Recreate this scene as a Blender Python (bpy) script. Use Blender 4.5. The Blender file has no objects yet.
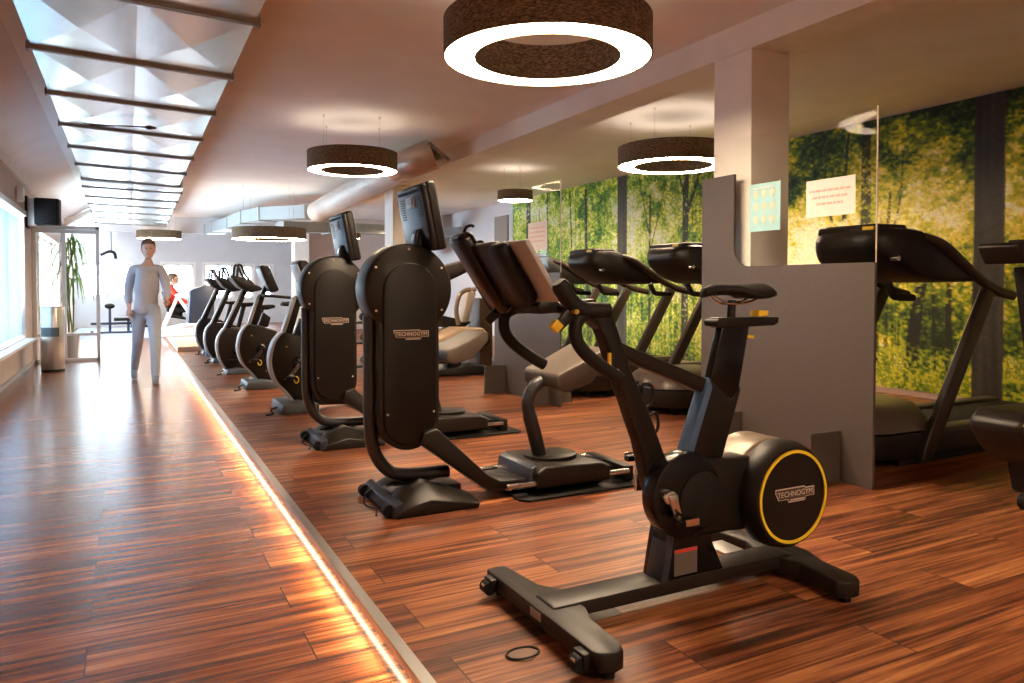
import bpy, bmesh, math, random
import numpy as np
from mathutils import Vector, Matrix

# ------------------------------------------------------------------ camera, world, exposure
C = bpy.context.scene.collection
SC = bpy.context.scene
cam = bpy.data.cameras.new('camera')
cam.sensor_fit = 'HORIZONTAL'; cam.sensor_width = 36.0
cam.lens = 745.0 / 1024 * 36.0
cam.shift_y = -35.0 / 1024
cam.clip_start = 0.05; cam.clip_end = 200
camo = bpy.data.objects.new('camera', cam); C.objects.link(camo)
camo.location = (0, 0, 1.15)
camo.rotation_euler = (math.radians(90 - 1.5), 0, math.radians(-27.4))
SC.camera = camo
SC.view_settings.view_transform = 'Standard'
SC.view_settings.look = 'None'
SC.view_settings.gamma = 1
SC.view_settings.use_curve_mapping = False
SC.view_settings.exposure = 0.75
SC.cycles.max_bounces = 8
SC.cycles.diffuse_bounces = 5
SC.cycles.transparent_max_bounces = 12
SC.cycles.sample_clamp_indirect = 6
SC.cycles.caustics_reflective = False
SC.cycles.caustics_refractive = False
SC.cycles.use_denoising = True

world = bpy.data.worlds.new('overcast_sky'); SC.world = world
world.use_nodes = True
wn = world.node_tree.nodes; wn['Background'].inputs[0].default_value = (0.72, 0.86, 1.0, 1)
wn['Background'].inputs[1].default_value = 14.0

LAMP = 50.0          # emission of the lamp diffusers
LAMPCOL = (1.0, 0.74, 0.49)

def portal(x, y, z, sx, sy, rot):
    l = bpy.data.lights.new('window_portal', 'AREA'); l.shape = 'RECTANGLE'; l.size = sx; l.size_y = sy
    l.cycles.is_portal = True
    o = bpy.data.objects.new('window_portal', l); C.objects.link(o); o.location = (x, y, z); o.rotation_euler = rot
portal(-1.5, 10.7, 1.3, 1.75, 4.1, (0, math.radians(-90), 0))
portal(-1.5, 16.9, 1.1, 2.1, 4.2, (0, math.radians(-90), 0))
portal(1.6, 25.25, 1.4, 5.8, 1.1, (math.radians(-90), 0, 0))

# ------------------------------------------------------------------ materials
MATS = {}
def mat(name, col, rough=0.5, metal=0.0, spec=0.5, var=0.0, scale=30.0, bump=0.0, coat=0.0, emit=None, es=0.0, stretch=None):
    if name in MATS: return MATS[name]
    m = bpy.data.materials.new(name); m.use_nodes = True
    nt = m.node_tree; b = nt.nodes['Principled BSDF']
    b.inputs['Base Color'].default_value = (*col, 1)
    b.inputs['Roughness'].default_value = rough
    b.inputs['Metallic'].default_value = metal
    b.inputs['Specular IOR Level'].default_value = spec
    b.inputs['Coat Weight'].default_value = coat
    if emit:
        b.inputs['Emission Color'].default_value = (*emit, 1); b.inputs['Emission Strength'].default_value = es
    tc = nt.nodes.new('ShaderNodeTexCoord'); no = nt.nodes.new('ShaderNodeTexNoise')
    no.inputs['Scale'].default_value = scale; no.inputs['Detail'].default_value = 4
    if stretch:
        mp = nt.nodes.new('ShaderNodeMapping'); mp.inputs['Scale'].default_value = stretch
        nt.links.new(tc.outputs['Object'], mp.inputs[0]); nt.links.new(mp.outputs[0], no.inputs['Vector'])
    else:
        nt.links.new(tc.outputs['Object'], no.inputs['Vector'])
    v = max(var, 0.04)
    ra = nt.nodes.new('ShaderNodeValToRGB')
    ra.color_ramp.elements[0].position = 0.3; ra.color_ramp.elements[1].position = 0.7
    ra.color_ramp.elements[0].color = (*[c * (1 - v) for c in col], 1)
    ra.color_ramp.elements[1].color = (*[min(1, c * (1 + v)) for c in col], 1)
    nt.links.new(no.outputs[0], ra.inputs[0]); nt.links.new(ra.outputs[0], b.inputs['Base Color'])
    if bump:
        bp = nt.nodes.new('ShaderNodeBump'); bp.inputs['Strength'].default_value = bump; bp.inputs['Distance'].default_value = 0.002
        nt.links.new(no.outputs[0], bp.inputs['Height']); nt.links.new(bp.outputs[0], b.inputs['Normal'])
    MATS[name] = m
    return m

black = mat('anthracite_plastic', (0.008, 0.0065, 0.0058), 0.42, spec=.32, var=.1)
dark = mat('black_rubber', (0.006, 0.0055, 0.0055), 0.6, spec=.3)
gloss = mat('gloss_black', (0.005, 0.005, 0.006), 0.22, spec=.35)
shell = mat('brown_grey_shell', (0.013, 0.0098, 0.008), 0.40, spec=.34, var=.08)
satin = mat('satin_frame', (0.022, 0.021, 0.023), 0.34, spec=.4, metal=.35)
bluegrey = mat('painted_blue_grey', (0.045, 0.055, 0.08), 0.35, metal=.3)
silverrim = mat('silver_grey_rim', (0.42, 0.44, 0.46), 0.4, metal=.3)
chrome = mat('chrome', (0.75, 0.73, 0.7), 0.15, metal=1)
yellow = mat('yellow_plastic', (0.78, 0.5, 0.02), 0.4)
yellow2 = mat('yellow_ring', (0.85, 0.62, 0.03), 0.45)
padbrown = mat('taupe_cushion', (0.075, 0.057, 0.045), 0.5, var=.08, bump=.1)
padbeige = mat('beige_cushion', (0.42, 0.31, 0.21), 0.5, var=.06)
logo_m = mat('logo_grey', (0.62, 0.52, 0.45), 0.4)
plate_m = mat('logo_plate', (0.07, 0.045, 0.035), 0.4)
white = mat('white_paint', (0.86, 0.83, 0.79), 0.7, var=.02, scale=3)
ceil_m = mat('ceiling_plaster', (0.86, 0.83, 0.80), 0.85, var=.02, scale=2)
wallw = mat('wall_plaster', (0.74, 0.70, 0.67), 0.8, var=.03, scale=3)
wallpink = mat('wall_warm_grey', (0.62, 0.53, 0.48), 0.8, var=.03, scale=3)
wallblue = mat('wall_cool_white', (0.66, 0.68, 0.72), 0.8, var=.03, scale=3)
frame_w = mat('white_window_frame', (0.85, 0.84, 0.82), 0.4)
divm = mat('divider_board', (0.082, 0.066, 0.060), 0.5, var=.04)
alu = mat('brushed_aluminium', (0.50, 0.50, 0.50), 0.35, metal=.8, stretch=(1, 60, 60))
galv = mat('galvanised_sheet', (0.74, 0.86, 0.93), 0.25, metal=.82, var=.06, scale=8)
flangem = mat('duct_flange_bar', (0.30, 0.26, 0.22), 0.45, metal=.6)
spiral_m = mat('white_spiral_duct', (0.72, 0.68, 0.63), 0.5, metal=.1)
paper = mat('white_paper', (0.82, 0.78, 0.74), 0.8)
redink = mat('red_print', (0.78, 0.46, 0.42), 0.8)
greyink = mat('grey_print', (0.45, 0.42, 0.42), 0.8)
bluepaper = mat('light_blue_poster', (0.36, 0.66, 0.72), 0.6)
steel = mat('stainless_steel', (0.62, 0.58, 0.54), 0.28, metal=.9, var=.05, stretch=(40, 40, 1))
red_m = mat('red_cloth', (0.75, 0.05, 0.03), 0.8)
skin_m = mat('skin', (0.62, 0.36, 0.26), 0.6)
hair_m = mat('brown_hair', (0.10, 0.055, 0.03), 0.7)
cloth_m = mat('pale_grey_cloth', (0.50, 0.50, 0.54), 0.85)
trouser_m = mat('pale_blue_trousers', (0.48, 0.54, 0.62), 0.85)
navy = mat('navy_shroud', (0.03, 0.045, 0.08), 0.4)
matrug = mat('blue_grey_gym_mat', (0.30, 0.36, 0.46), 0.8)
boardw = mat('pale_wood_platform', (0.52, 0.38, 0.26), 0.4, var=.1, stretch=(1, 20, 1))
leafm = mat('palm_leaf', (0.16, 0.30, 0.05), 0.6, var=.3)
screen_m = mat('dark_screen', (0.01, 0.012, 0.015), 0.1)
pinkpan = mat('pale_panel', (0.44, 0.44, 0.46), 0.5)

# lamp fabric: dark woven cloth, light shining through it painted as paler mottles
def fabric():
    m = bpy.data.materials.new('woven_lamp_fabric'); m.use_nodes = True; nt = m.node_tree
    b = nt.nodes['Principled BSDF']; b.inputs['Roughness'].default_value = 0.9
    tc = nt.nodes.new('ShaderNodeTexCoord'); n1 = nt.nodes.new('ShaderNodeTexNoise'); mp = nt.nodes.new('ShaderNodeMapping')
    mp.inputs['Scale'].default_value = (12, 12, 40); n1.inputs['Scale'].default_value = 3; n1.inputs['Detail'].default_value = 8
    n1.inputs['Roughness'].default_value = .75
    ra = nt.nodes.new('ShaderNodeValToRGB'); ra.color_ramp.elements[0].color = (.05, .036, .025, 1); ra.color_ramp.elements[1].color = (.42, .28, .15, 1)
    ra.color_ramp.elements[0].position = .42; ra.color_ramp.elements[1].position = .72
    nt.links.new(tc.outputs['Object'], mp.inputs[0]); nt.links.new(mp.outputs[0], n1.inputs['Vector'])
    nt.links.new(n1.outputs[0], ra.inputs[0]); nt.links.new(ra.outputs[0], b.inputs['Base Color'])
    return m
fabric_m = fabric()

def emitter(name, col, s):
    m = bpy.data.materials.new(name); m.use_nodes = True; nt = m.node_tree
    nt.nodes.remove(nt.nodes['Principled BSDF'])
    e = nt.nodes.new('ShaderNodeEmission'); e.inputs[0].default_value = (*col, 1); e.inputs[1].default_value = s
    nt.links.new(e.outputs[0], nt.nodes['Material Output'].inputs[0]); return m
diff_m = emitter('lamp_diffuser', LAMPCOL, LAMP)
led_m = emitter('led_strip', (1.0, 0.76, 0.48), 14)
topglow_m = emitter('lamp_top_diffuser', (1.0, 0.80, 0.62), 2.2)

def glassmat(name, tint, refl):
    m = bpy.data.materials.new(name); m.use_nodes = True; nt = m.node_tree
    nt.nodes.remove(nt.nodes['Principled BSDF'])
    t = nt.nodes.new('ShaderNodeBsdfTransparent'); t.inputs[0].default_value = (*tint, 1)
    g = nt.nodes.new('ShaderNodeBsdfGlossy'); g.inputs['Roughness'].default_value = .03
    lw = nt.nodes.new('ShaderNodeLayerWeight'); lw.inputs[0].default_value = .5
    pw = nt.nodes.new('ShaderNodeMath'); pw.operation = 'POWER'; pw.inputs[1].default_value = 5; nt.links.new(lw.outputs['Facing'], pw.inputs[0])
    fr = nt.nodes.new('ShaderNodeMath'); fr.operation = 'MULTIPLY_ADD'; fr.inputs[1].default_value = .25; fr.inputs[2].default_value = refl
    nt.links.new(pw.outputs[0], fr.inputs[0])
    mx = nt.nodes.new('ShaderNodeMixShader')
    nt.links.new(fr.outputs[0], mx.inputs[0]); nt.links.new(t.outputs[0], mx.inputs[1]); nt.links.new(g.outputs[0], mx.inputs[2])
    nt.links.new(mx.outputs[0], nt.nodes['Material Output'].inputs[0]); return m
glass_m = glassmat('clear_glass', (.97, .985, .975), .004)

def curtainmat():
    m = bpy.data.materials.new('sheer_curtain'); m.use_nodes = True; nt = m.node_tree
    nt.nodes.remove(nt.nodes['Principled BSDF'])
    t = nt.nodes.new('ShaderNodeBsdfTransparent'); t.inputs[0].default_value = (.14, .19, .25, 1)
    tr = nt.nodes.new('ShaderNodeBsdfTranslucent'); tr.inputs[0].default_value = (.14, .19, .24, 1)
    d = nt.nodes.new('ShaderNodeBsdfDiffuse'); d.inputs[0].default_value = (.55, .62, .70, 1)
    m1 = nt.nodes.new('ShaderNodeMixShader'); m2 = nt.nodes.new('ShaderNodeMixShader'); m1.inputs[0].default_value = .5; m2.inputs[0].default_value = .8
    nt.links.new(tr.outputs[0], m1.inputs[1]); nt.links.new(d.outputs[0], m1.inputs[2])
    nt.links.new(t.outputs[0], m2.inputs[1]); nt.links.new(m1.outputs[0], m2.inputs[2])
    nt.links.new(m2.outputs[0], nt.nodes['Material Output'].inputs[0]); return m
curtain_m = curtainmat()

def woodfloor(name, ox, oy, dull, spec=.75):
    """laminate planks running along x: 1.32 m long, 0.217 m wide"""
    m = bpy.data.materials.new(name); m.use_nodes = True; nt = m.node_tree; L = nt.links.new; N = nt.nodes.new
    b = nt.nodes['Principled BSDF']
    tc = N('ShaderNodeTexCoord'); mp = N('ShaderNodeMapping'); mp.inputs['Location'].default_value = (ox, oy, 0)
    L(tc.outputs['Object'], mp.inputs[0])
    br = N('ShaderNodeTexBrick'); br.offset = .5; br.offset_frequency = 2; br.squash = 1
    br.inputs['Color1'].default_value = (0, 0, 0, 1); br.inputs['Color2'].default_value = (1, 1, 1, 1); br.inputs['Mortar'].default_value = (.5, .5, .5, 1)
    br.inputs['Scale'].default_value = 1; br.inputs['Mortar Size'].default_value = .0022; br.inputs['Mortar Smooth'].default_value = .1
    br.inputs['Bias'].default_value = 0; br.inputs['Brick Width'].default_value = 1.32; br.inputs['Row Height'].default_value = .217
    L(mp.outputs[0], br.inputs['Vector'])
    # per plank shift of the grain
    sep = N('ShaderNodeVectorMath'); sep.operation = 'SCALE'; sep.inputs['Scale'].default_value = 23.0
    L(br.outputs['Color'], sep.inputs[0])
    add = N('ShaderNodeVectorMath'); add.operation = 'ADD'; L(mp.outputs[0], add.inputs[0]); L(sep.outputs[0], add.inputs[1])
    st = N('ShaderNodeMapping'); st.inputs['Scale'].default_value = (.38, 7.5, 1); L(add.outputs[0], st.inputs[0])
    n1 = N('ShaderNodeTexNoise'); n1.inputs['Scale'].default_value = 1.9; n1.inputs['Detail'].default_value = 7; n1.inputs['Roughness'].default_value = .62; n1.inputs['Distortion'].default_value = .8
    L(st.outputs[0], n1.inputs['Vector'])
    st2 = N('ShaderNodeMapping'); st2.inputs['Scale'].default_value = (.8, 34, 1); L(add.outputs[0], st2.inputs[0])
    n2 = N('ShaderNodeTexNoise'); n2.inputs['Scale'].default_value = 2.0; n2.inputs['Detail'].default_value = 4; L(st2.outputs[0], n2.inputs['Vector'])
    mx = N('ShaderNodeMath'); mx.operation = 'MULTIPLY_ADD'; mx.inputs[1].default_value = .35; L(n2.outputs[0], mx.inputs[0])
    mu = N('ShaderNodeMath'); mu.operation = 'MULTIPLY'; mu.inputs[1].default_value = .65; L(n1.outputs[0], mu.inputs[0]); L(mu.outputs[0], mx.inputs[2])
    bw = N('ShaderNodeMath'); bw.operation = 'MULTIPLY_ADD'; bw.inputs[1].default_value = .07; bw.inputs[2].default_value = -.035
    L(br.outputs['Color'], bw.inputs[0])
    sm = N('ShaderNodeMath'); L(mx.outputs[0], sm.inputs[0]); L(bw.outputs[0], sm.inputs[1])
    ra = N('ShaderNodeValToRGB'); cr = ra.color_ramp
    cols = [(.33, (.020, .007, .005)), (.42, (.078, .023, .011)), (.49, (.185, .056, .023)), (.56, (.31, .108, .039)), (.66, (.51, .225, .085))]
    cr.elements[0].position = cols[0][0]; cr.elements[0].color = (*cols[0][1], 1)
    cr.elements[1].position = cols[-1][0]; cr.elements[1].color = (*cols[-1][1], 1)
    for p, c in cols[1:-1]:
        e = cr.elements.new(p); e.color = (*c, 1)
    L(sm.outputs[0], ra.inputs[0])
    mm = N('ShaderNodeMixRGB'); mm.inputs[2].default_value = (.03, .012, .008, 1); L(br.outputs['Fac'], mm.inputs[0]); L(ra.outputs[0], mm.inputs[1])
    L(mm.outputs[0], b.inputs['Base Color'])
    b.inputs['Roughness'].default_value = dull; b.inputs['Specular IOR Level'].default_value = spec
    bp = N('ShaderNodeBump'); bp.inputs['Strength'].default_value = .12; bp.inputs['Distance'].default_value = .002
    L(sm.outputs[0], bp.inputs['Height']); L(bp.outputs[0], b.inputs['Normal'])
    return m

# ------------------------------------------------------------------ mesh helpers
def rootof(o):
    while o.parent: o = o.parent
    return o

class MB:
    def __init__(s): s.v = []; s.f = []
    def add(s, vs, fs):
        n = len(s.v); s.v += [tuple(v) for v in vs]; s.f += [tuple(i + n for i in f) for f in fs]; return s
    def box(s, x0, x1, y0, y1, z0, z1):
        return s.add([(x0,y0,z0),(x1,y0,z0),(x1,y1,z0),(x0,y1,z0),(x0,y0,z1),(x1,y0,z1),(x1,y1,z1),(x0,y1,z1)],
                     [(3,2,1,0),(4,5,6,7),(0,1,5,4),(1,2,6,5),(2,3,7,6),(3,0,4,7)])
    def prism(s, poly, y0, y1):           # polygon in x,z extruded along y
        n = len(poly)
        a = sum(poly[i][0]*poly[(i+1)%n][1]-poly[(i+1)%n][0]*poly[i][1] for i in range(n))
        if a < 0: poly = poly[::-1]
        vs = [(p[0], y0, p[1]) for p in poly] + [(p[0], y1, p[1]) for p in poly]
        fs = [tuple(range(n)), tuple(reversed(range(n, 2*n)))]
        fs += [((i+1)%n, i, n+i, n+(i+1)%n) for i in range(n)]
        return s.add(vs, fs)
    def prismx(s, poly, x0, x1):          # polygon in y,z extruded along x
        n = len(poly)
        a = sum(poly[i][0]*poly[(i+1)%n][1]-poly[(i+1)%n][0]*poly[i][1] for i in range(n))
        if a < 0: poly = poly[::-1]
        vs = [(x0, p[0], p[1]) for p in poly] + [(x1, p[0], p[1]) for p in poly]
        fs = [tuple(reversed(range(n))), tuple(range(n, 2*n))]
        fs += [(i, (i+1)%n, n+(i+1)%n, n+i) for i in range(n)]
        return s.add(vs, fs)
    def loft(s, rings, cap=True):
        n = len(rings[0]); vs = [p for r in rings for p in r]; fs = []
        for k in range(len(rings)-1):
            for i in range(n):
                a = k*n+i; b = k*n+(i+1)%n
                fs.append((a, b, b+n, a+n))
        if cap: fs += [tuple(reversed(range(n))), tuple(range((len(rings)-1)*n, len(rings)*n))]
        return s.add(vs, fs)
    def tube(s, pts, r, n=12, flat=1.0, cap=True):
        pts = [Vector(p) for p in pts]; m = len(pts)
        rs = list(np.interp(np.linspace(0, 1, m), np.linspace(0, 1, len(r)), r)) if isinstance(r, (list, tuple)) else [r]*m
        t0 = (pts[1]-pts[0]).normalized()
        ref = Vector((0,1,0)) if abs(t0.y) < .9 else Vector((1,0,0))
        rings = []
        for i, p in enumerate(pts):
            t = (pts[min(i+1, m-1)]-pts[max(i-1, 0)]).normalized()
            u = (ref - t*ref.dot(t)).normalized(); ref = u; w = t.cross(u)
            rings.append([tuple(p + (u*math.cos(a)*flat + w*math.sin(a))*rs[i]) for a in [2*math.pi*k/n for k in range(n)]])
        return s.loft(rings, cap)
    def cyl(s, p0, p1, r, n=24): return s.tube([p0, p1], r, n)
    def ydisc(s, x, z, r, y0, y1, n=48): return s.tube([(x, y0, z), (x, y1, z)], r, n)
    def ell(s, c, r, n=16, m=10):
        rings = []
        for k in range(1, m):
            a = math.pi*k/m
            rings.append([(c[0]+r[0]*math.sin(a)*math.cos(2*math.pi*i/n), c[1]+r[1]*math.sin(a)*math.sin(2*math.pi*i/n), c[2]-r[2]*math.cos(a)) for i in range(n)])
        return s.loft(rings)
    def build(s, name, m, parent=None, bevel=0, seg=2, loc=None, smooth=True, ang=32, sub=0):
        if parent is not None: off = Vector(rootof(parent).location)
        elif loc is not None: off = Vector(loc)
        else:
            xs = [v[0] for v in s.v]; ys = [v[1] for v in s.v]; zs = [v[2] for v in s.v]
            off = Vector(((min(xs)+max(xs))/2, (min(ys)+max(ys))/2, min(zs)))
        me = bpy.data.meshes.new(name)
        me.from_pydata([tuple(Vector(v)-off) for v in s.v], [], s.f)
        bm = bmesh.new(); bm.from_mesh(me)
        bmesh.ops.recalc_face_normals(bm, faces=bm.faces)
        if bevel:
            es = [e for e in bm.edges if len(e.link_faces) == 2 and e.calc_face_angle(0) > math.radians(ang)]
            bmesh.ops.bevel(bm, geom=es, offset=bevel, segments=seg, profile=.5, affect='EDGES', clamp_overlap=True)
        if smooth:
            for f in bm.faces: f.smooth = True
            for e in bm.edges:
                if len(e.link_faces) == 2 and e.calc_face_angle(0) > math.radians(40): e.smooth = False
        bm.to_mesh(me); bm.free()
        o = bpy.data.objects.new(name, me); C.objects.link(o)
        if m: me.materials.append(m)
        if parent is not None: o.parent = parent
        else: o.location = off
        if sub:
            md = o.modifiers.new('sub', 'SUBSURF'); md.levels = sub; md.render_levels = sub
        return o

def smooth(pts, k=6):
    P = [Vector(p) for p in pts]; P = [2*P[0]-P[1]] + P + [2*P[-1]-P[-2]]; out = []
    for i in range(1, len(P)-2):
        for j in range(k):
            t = j/k; a, b, c, d = P[i-1], P[i], P[i+1], P[i+2]
            out.append(tuple(.5*((2*b)+(c-a)*t+(2*a-5*b+4*c-d)*t*t+(3*b-a-3*c+d)*t*t*t)))
    out.append(tuple(P[-2])); return out

def arc(cx, cz, r, a0, a1, n=16, rz=None):
    rz = rz or r
    return [(cx+r*math.cos(math.radians(a0+(a1-a0)*i/n)), cz+rz*math.sin(math.radians(a0+(a1-a0)*i/n))) for i in range(n+1)]

def tag(o, label, cat, group=None, kind=None):
    if label: o['label'] = label
    if cat: o['category'] = cat
    if group: o['group'] = group
    if kind: o['kind'] = kind
    return o
def thing(name, loc, label, cat, group=None):
    o = bpy.data.objects.new(name, None); C.objects.link(o); o.location = loc; o.empty_display_size = .1
    return tag(o, label, cat, group)
def struct(name, mb, m, bevel=0):
    o = mb.build(name, m, bevel=bevel, smooth=False); o['kind'] = 'structure'; return o
def dup(root, d, label=None, skip=()):
    r = root.copy(); C.objects.link(r); r.location = Vector(root.location)+Vector(d)
    if label: r['label'] = label
    def rec(src, dst):
        for ch in list(src.children):
            if ch.name.split('.')[0] in skip: continue
            c = ch.copy(); C.objects.link(c); c.parent = dst; rec(ch, c)
    rec(root, r); return r

def text_mb(txt, size, y, x, z, depth=.002):
    cu = bpy.data.curves.new('t', 'FONT'); cu.body = txt; cu.size = size; cu.extrude = depth/2; cu.resolution_u = 3
    cu.align_x = 'CENTER'; cu.align_y = 'CENTER'
    o = bpy.data.objects.new('t', cu); C.objects.link(o)
    dg = bpy.context.evaluated_depsgraph_get(); dg.update()
    me = bpy.data.meshes.new_from_object(o.evaluated_get(dg))
    mb = MB(); mb.add([(x+v.co.x, y-v.co.z, z+v.co.y) for v in me.vertices], [tuple(p.vertices) for p in me.polygons])
    bpy.data.objects.remove(o); bpy.data.meshes.remove(me); bpy.data.curves.remove(cu)
    return mb

def logo(parent, x, y, z, w):
    """two-step badge with the maker's wordmark, facing -y"""
    h = w*.15
    shape = [(-.5,.13),(.24,.13),(.27,.10),(.5,.10),(.5,-.07),(.29,-.07),(.26,-.14),(-.16,-.14),(-.19,-.08),(-.42,-.08),(-.5,.06)]
    outer = [(x+a*w, z+b*w) for a, b in shape]
    inner = [(x+a*w*.965, z+b*w*.86) for a, b in shape]
    f = MB().prism(outer, y, y-.002).build('logo_border', logo_m, parent, smooth=False)
    MB().prism(inner, y-.0015, y-.0028).build('logo_plate', plate_m, f, smooth=False)
    t = text_mb('TECHNOGYM', w*.145, y-.003, x+w*.0, z+w*.015, .001)
    t.build('logo_lettering', logo_m, f, smooth=False)
    MB().box(x-.13*w, x+.24*w, y-.0035, y-.0028, z-.105*w, z-.085*w).build('logo_tagline', logo_m, f, smooth=False)
    return f

# ------------------------------------------------------------------ room shell
XL, XR, YN, YF, ZC, ZL = -1.29, 7.37, -3.0, 25.0, 3.0, -.045
floor_low = struct('floor_corridor', MB().box(XL-.3, .78, YN, YF+.3, ZL-.1, ZL), woodfloor('laminate_corridor', .128, .003+.217, .24))
floor_hi = struct('floor', MB().box(.775, XR+.3, YN, YF+.3, -.2, 0), woodfloor('laminate_training_area', .44, .05, .43, .38))
for o, d in ((floor_low, 0), (floor_hi, 0)):   # object coordinates = world coordinates
    me = o.data
    for v in me.vertices: v.co = v.co + o.location
    o.location = (0, 0, 0)
kerb = MB().prism([(.745,.006),(.785,.006),(.785,.001),(.748,.001),(.748,-.012),(.743,-.012)], YN+.05, 14.2).build('trim_1', alu, loc=(.76, 0, 0), smooth=False)
kerb['kind'] = 'structure'
riser = struct('trim_2', MB().box(.757, .775, YN+.05, 14.2, ZL, -.003), mat('riser_board', (.42, .25, .21), .35))
# light strip under the edge profile
ls = thing('light_strip', (.735, 5.6, -.02), 'long warm light strip glowing along the metal floor edge beside the corridor', 'light strip')
MB().box(.748, .756, YN+.1, 14.1, -.0145, -.0122).build('light_diffuser', led_m, ls, smooth=False)
for k in range(3):
    a = bpy.data.lights.new('strip_light', 'AREA'); a.shape = 'RECTANGLE'; a.size = .012; a.size_y = 5.6
    a.energy = 13; a.color = (1, .72, .42); a.spread = math.radians(46)
    ao = bpy.data.objects.new('strip_light', a); C.objects.link(ao)
    ao.location = (.742, 0.2+5.6*k+.0, -.016); ao.rotation_euler = (0, math.radians(90-20), 0)
    ao.parent = ls; ao.location = Vector(ao.location)-Vector(ls.location)

def wall_x(name, x0, x1, y0, y1, z0, z1, holes, m):      # wall in plane x with window holes (y0,y1,z0,z1)
    mb = MB(); ys = sorted({y0, y1, *[h[0] for h in holes], *[h[1] for h in holes]})
    for a, b in zip(ys[:-1], ys[1:]):
        hs = [h for h in holes if h[0] <= a and h[1] >= b]
        if hs:
            mb.box(x0, x1, a, b, z0, hs[0][2]); mb.box(x0, x1, a, b, hs[0][3], z1)
        else: mb.box(x0, x1, a, b, z0, z1)
    return struct(name, mb, m)
def wall_y(name, y0, y1, x0, x1, z0, z1, holes, m):
    mb = MB(); xs = sorted({x0, x1, *[h[0] for h in holes], *[h[1] for h in holes]})
    for a, b in zip(xs[:-1], xs[1:]):
        hs = [h for h in holes if h[0] <= a and h[1] >= b]
        if hs:
            mb.box(a, b, y0, y1, z0, hs[0][2]); mb.box(a, b, y0, y1, hs[0][3], z1)
        else: mb.box(a, b, y0, y1, z0, z1)
    return struct(name, mb, m)
W1 = (8.7, 12.78, .42, 2.17); W2 = (14.9, 19.0, .06, 2.1)
wall_x('wall_left', XL-.22, XL, YN, YF+.3, ZL-.1, 3.2, [W1, W2], wallpink)
FW = [(-1.1, .13, .87, 1.85), (1.0, 1.86, .78, 1.85), (2.18, 3.0, .78, 1.86), (3.3, 3.62, .78, 1.83), (3.9, 4.2, .78, 1.83)]
wall_y('wall_back', YF, YF+.3, XL-.22, XR+.3, -.2, 3.3, FW, wallblue)
struct('wall_right', MB().box(XR, XR+.25, YN, YF+.3, -.2, 3.2), wallblue)
struct('wall_front', MB().box(XL-.22, XR+.25, YN-.2, YN, -.2, 3.2), wallw)
struct('wall_end', MB().box(4.3, XR, 20.0, 20.2, 0, 3.05), wallpink)
struct('ceiling', MB().box(-.76, XR+.25, YN-.2, YF+.3, ZC, ZC+.15), ceil_m)
struct('ceiling_slope', MB().prism([(XL-.2, 2.68-.12), (XL, 2.68), (-.74, ZC), (-.74, ZC+.15), (XL-.2, ZC+.1)], YN-.2, 20.2), ceil_m)
struct('trim_3', MB().prism([(XL, 2.60), (XL+.05, 2.60), (XL+.05, 2.715), (XL, 2.68)], YN, 20), white)
struct('trim_4', MB().prism([(XL, 2.50), (-.68, 2.93), (-.68, 3.0), (XL, 2.68)], 20.0, 20.3), white)
struct('beam', MB().box(3.85, 4.215, YN, 20.5, 2.80, ZC), white)
struct('trim_5', MB().box(-.76, 4.3, 21.6, 21.9, 2.58, ZC), wallblue)
for i, (y0, y1) in enumerate([(3.835, 4.205), (11.62, 12.05), (19.5, 19.95)]):
    struct('column_%d' % (i+1), MB().box(3.85, 4.215, y0, y1, 0, 2.80), white, bevel=.006)
# skirting
struct('baseboard_left', MB().box(XL, XL+.018, YN, 13.7, ZL, ZL+.06), mat('skirting_grey', (.36, .36, .38), .4))
struct('baseboard_right', MB().box(XR-.03, XR, YN, 20, 0, .055), mat('skirting_pinkish', (.40, .28, .24), .45))
struct('trim_6', MB().box(XR-.03, XR, 14.13, 14.16, .055, 2.99), wallblue)

# windows in the left wall
def window_x(name, W, mull, x):
    y0, y1, z0, z1 = W; mb = MB(); f = .055
    mb.box(x, x+.06, y0, y1, z0, z0+f).box(x, x+.06, y0, y1, z1-f, z1).box(x, x+.06, y0, y0+f, z0, z1).box(x, x+.06, y1-f, y1, z0, z1)
    for m in mull: mb.box(x, x+.06, m-.04, m+.04, z0, z1)
    o = mb.build(name, frame_w, bevel=.004, smooth=False); o['kind'] = 'structure'
    MB().box(x+.025, x+.031, y0+f, y1-f, z0+f, z1-f).build('glass_pane', glass_m, o, smooth=False)
    return o
w1 = window_x('window_1', W1, (10.1, 11.45), XL-.2)
w2 = window_x('window_2', W2, (16.2, 17.6), XL-.2)
struct('trim_7', MB().box(XL-.14, XL+.13, 8.6, 12.86, .37, .41), frame_w, bevel=.006)
struct('trim_8', MB().box(XL, XL+.03, 8.6, 12.86, 2.17, 2.24), frame_w)
def window_y(name, H):
    x0, x1, z0, z1 = H; f = .05; y = YF+.05; mb = MB()
    mb.box(x0, x1, y, y+.06, z0, z0+f).box(x0, x1, y, y+.06, z1-f, z1).box(x0, x0+f, y, y+.06, z0, z1).box(x1-f, x1, y, y+.06, z0, z1)
    if x1-x0 > .5: mb.box((x0+x1)/2-.02, (x0+x1)/2+.02, y, y+.06, z0, z1)
    mb.box(x0-.07, x1+.07, YF-.015, YF, z1, z1+.07).box(x0-.07, x0, YF-.015, YF, z0, z1).box(x1, x1+.07, YF-.015, YF, z0, z1)
    o = mb.build(name, frame_w, smooth=False); o['kind'] = 'structure'
    MB().box(x0+f, x1-f, y+.02, y+.026, z0+f, z1-f).build('glass_pane', glass_m, o, smooth=False)
for i, h in enumerate(FW): window_y('window_%d' % (i+3), h)

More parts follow.
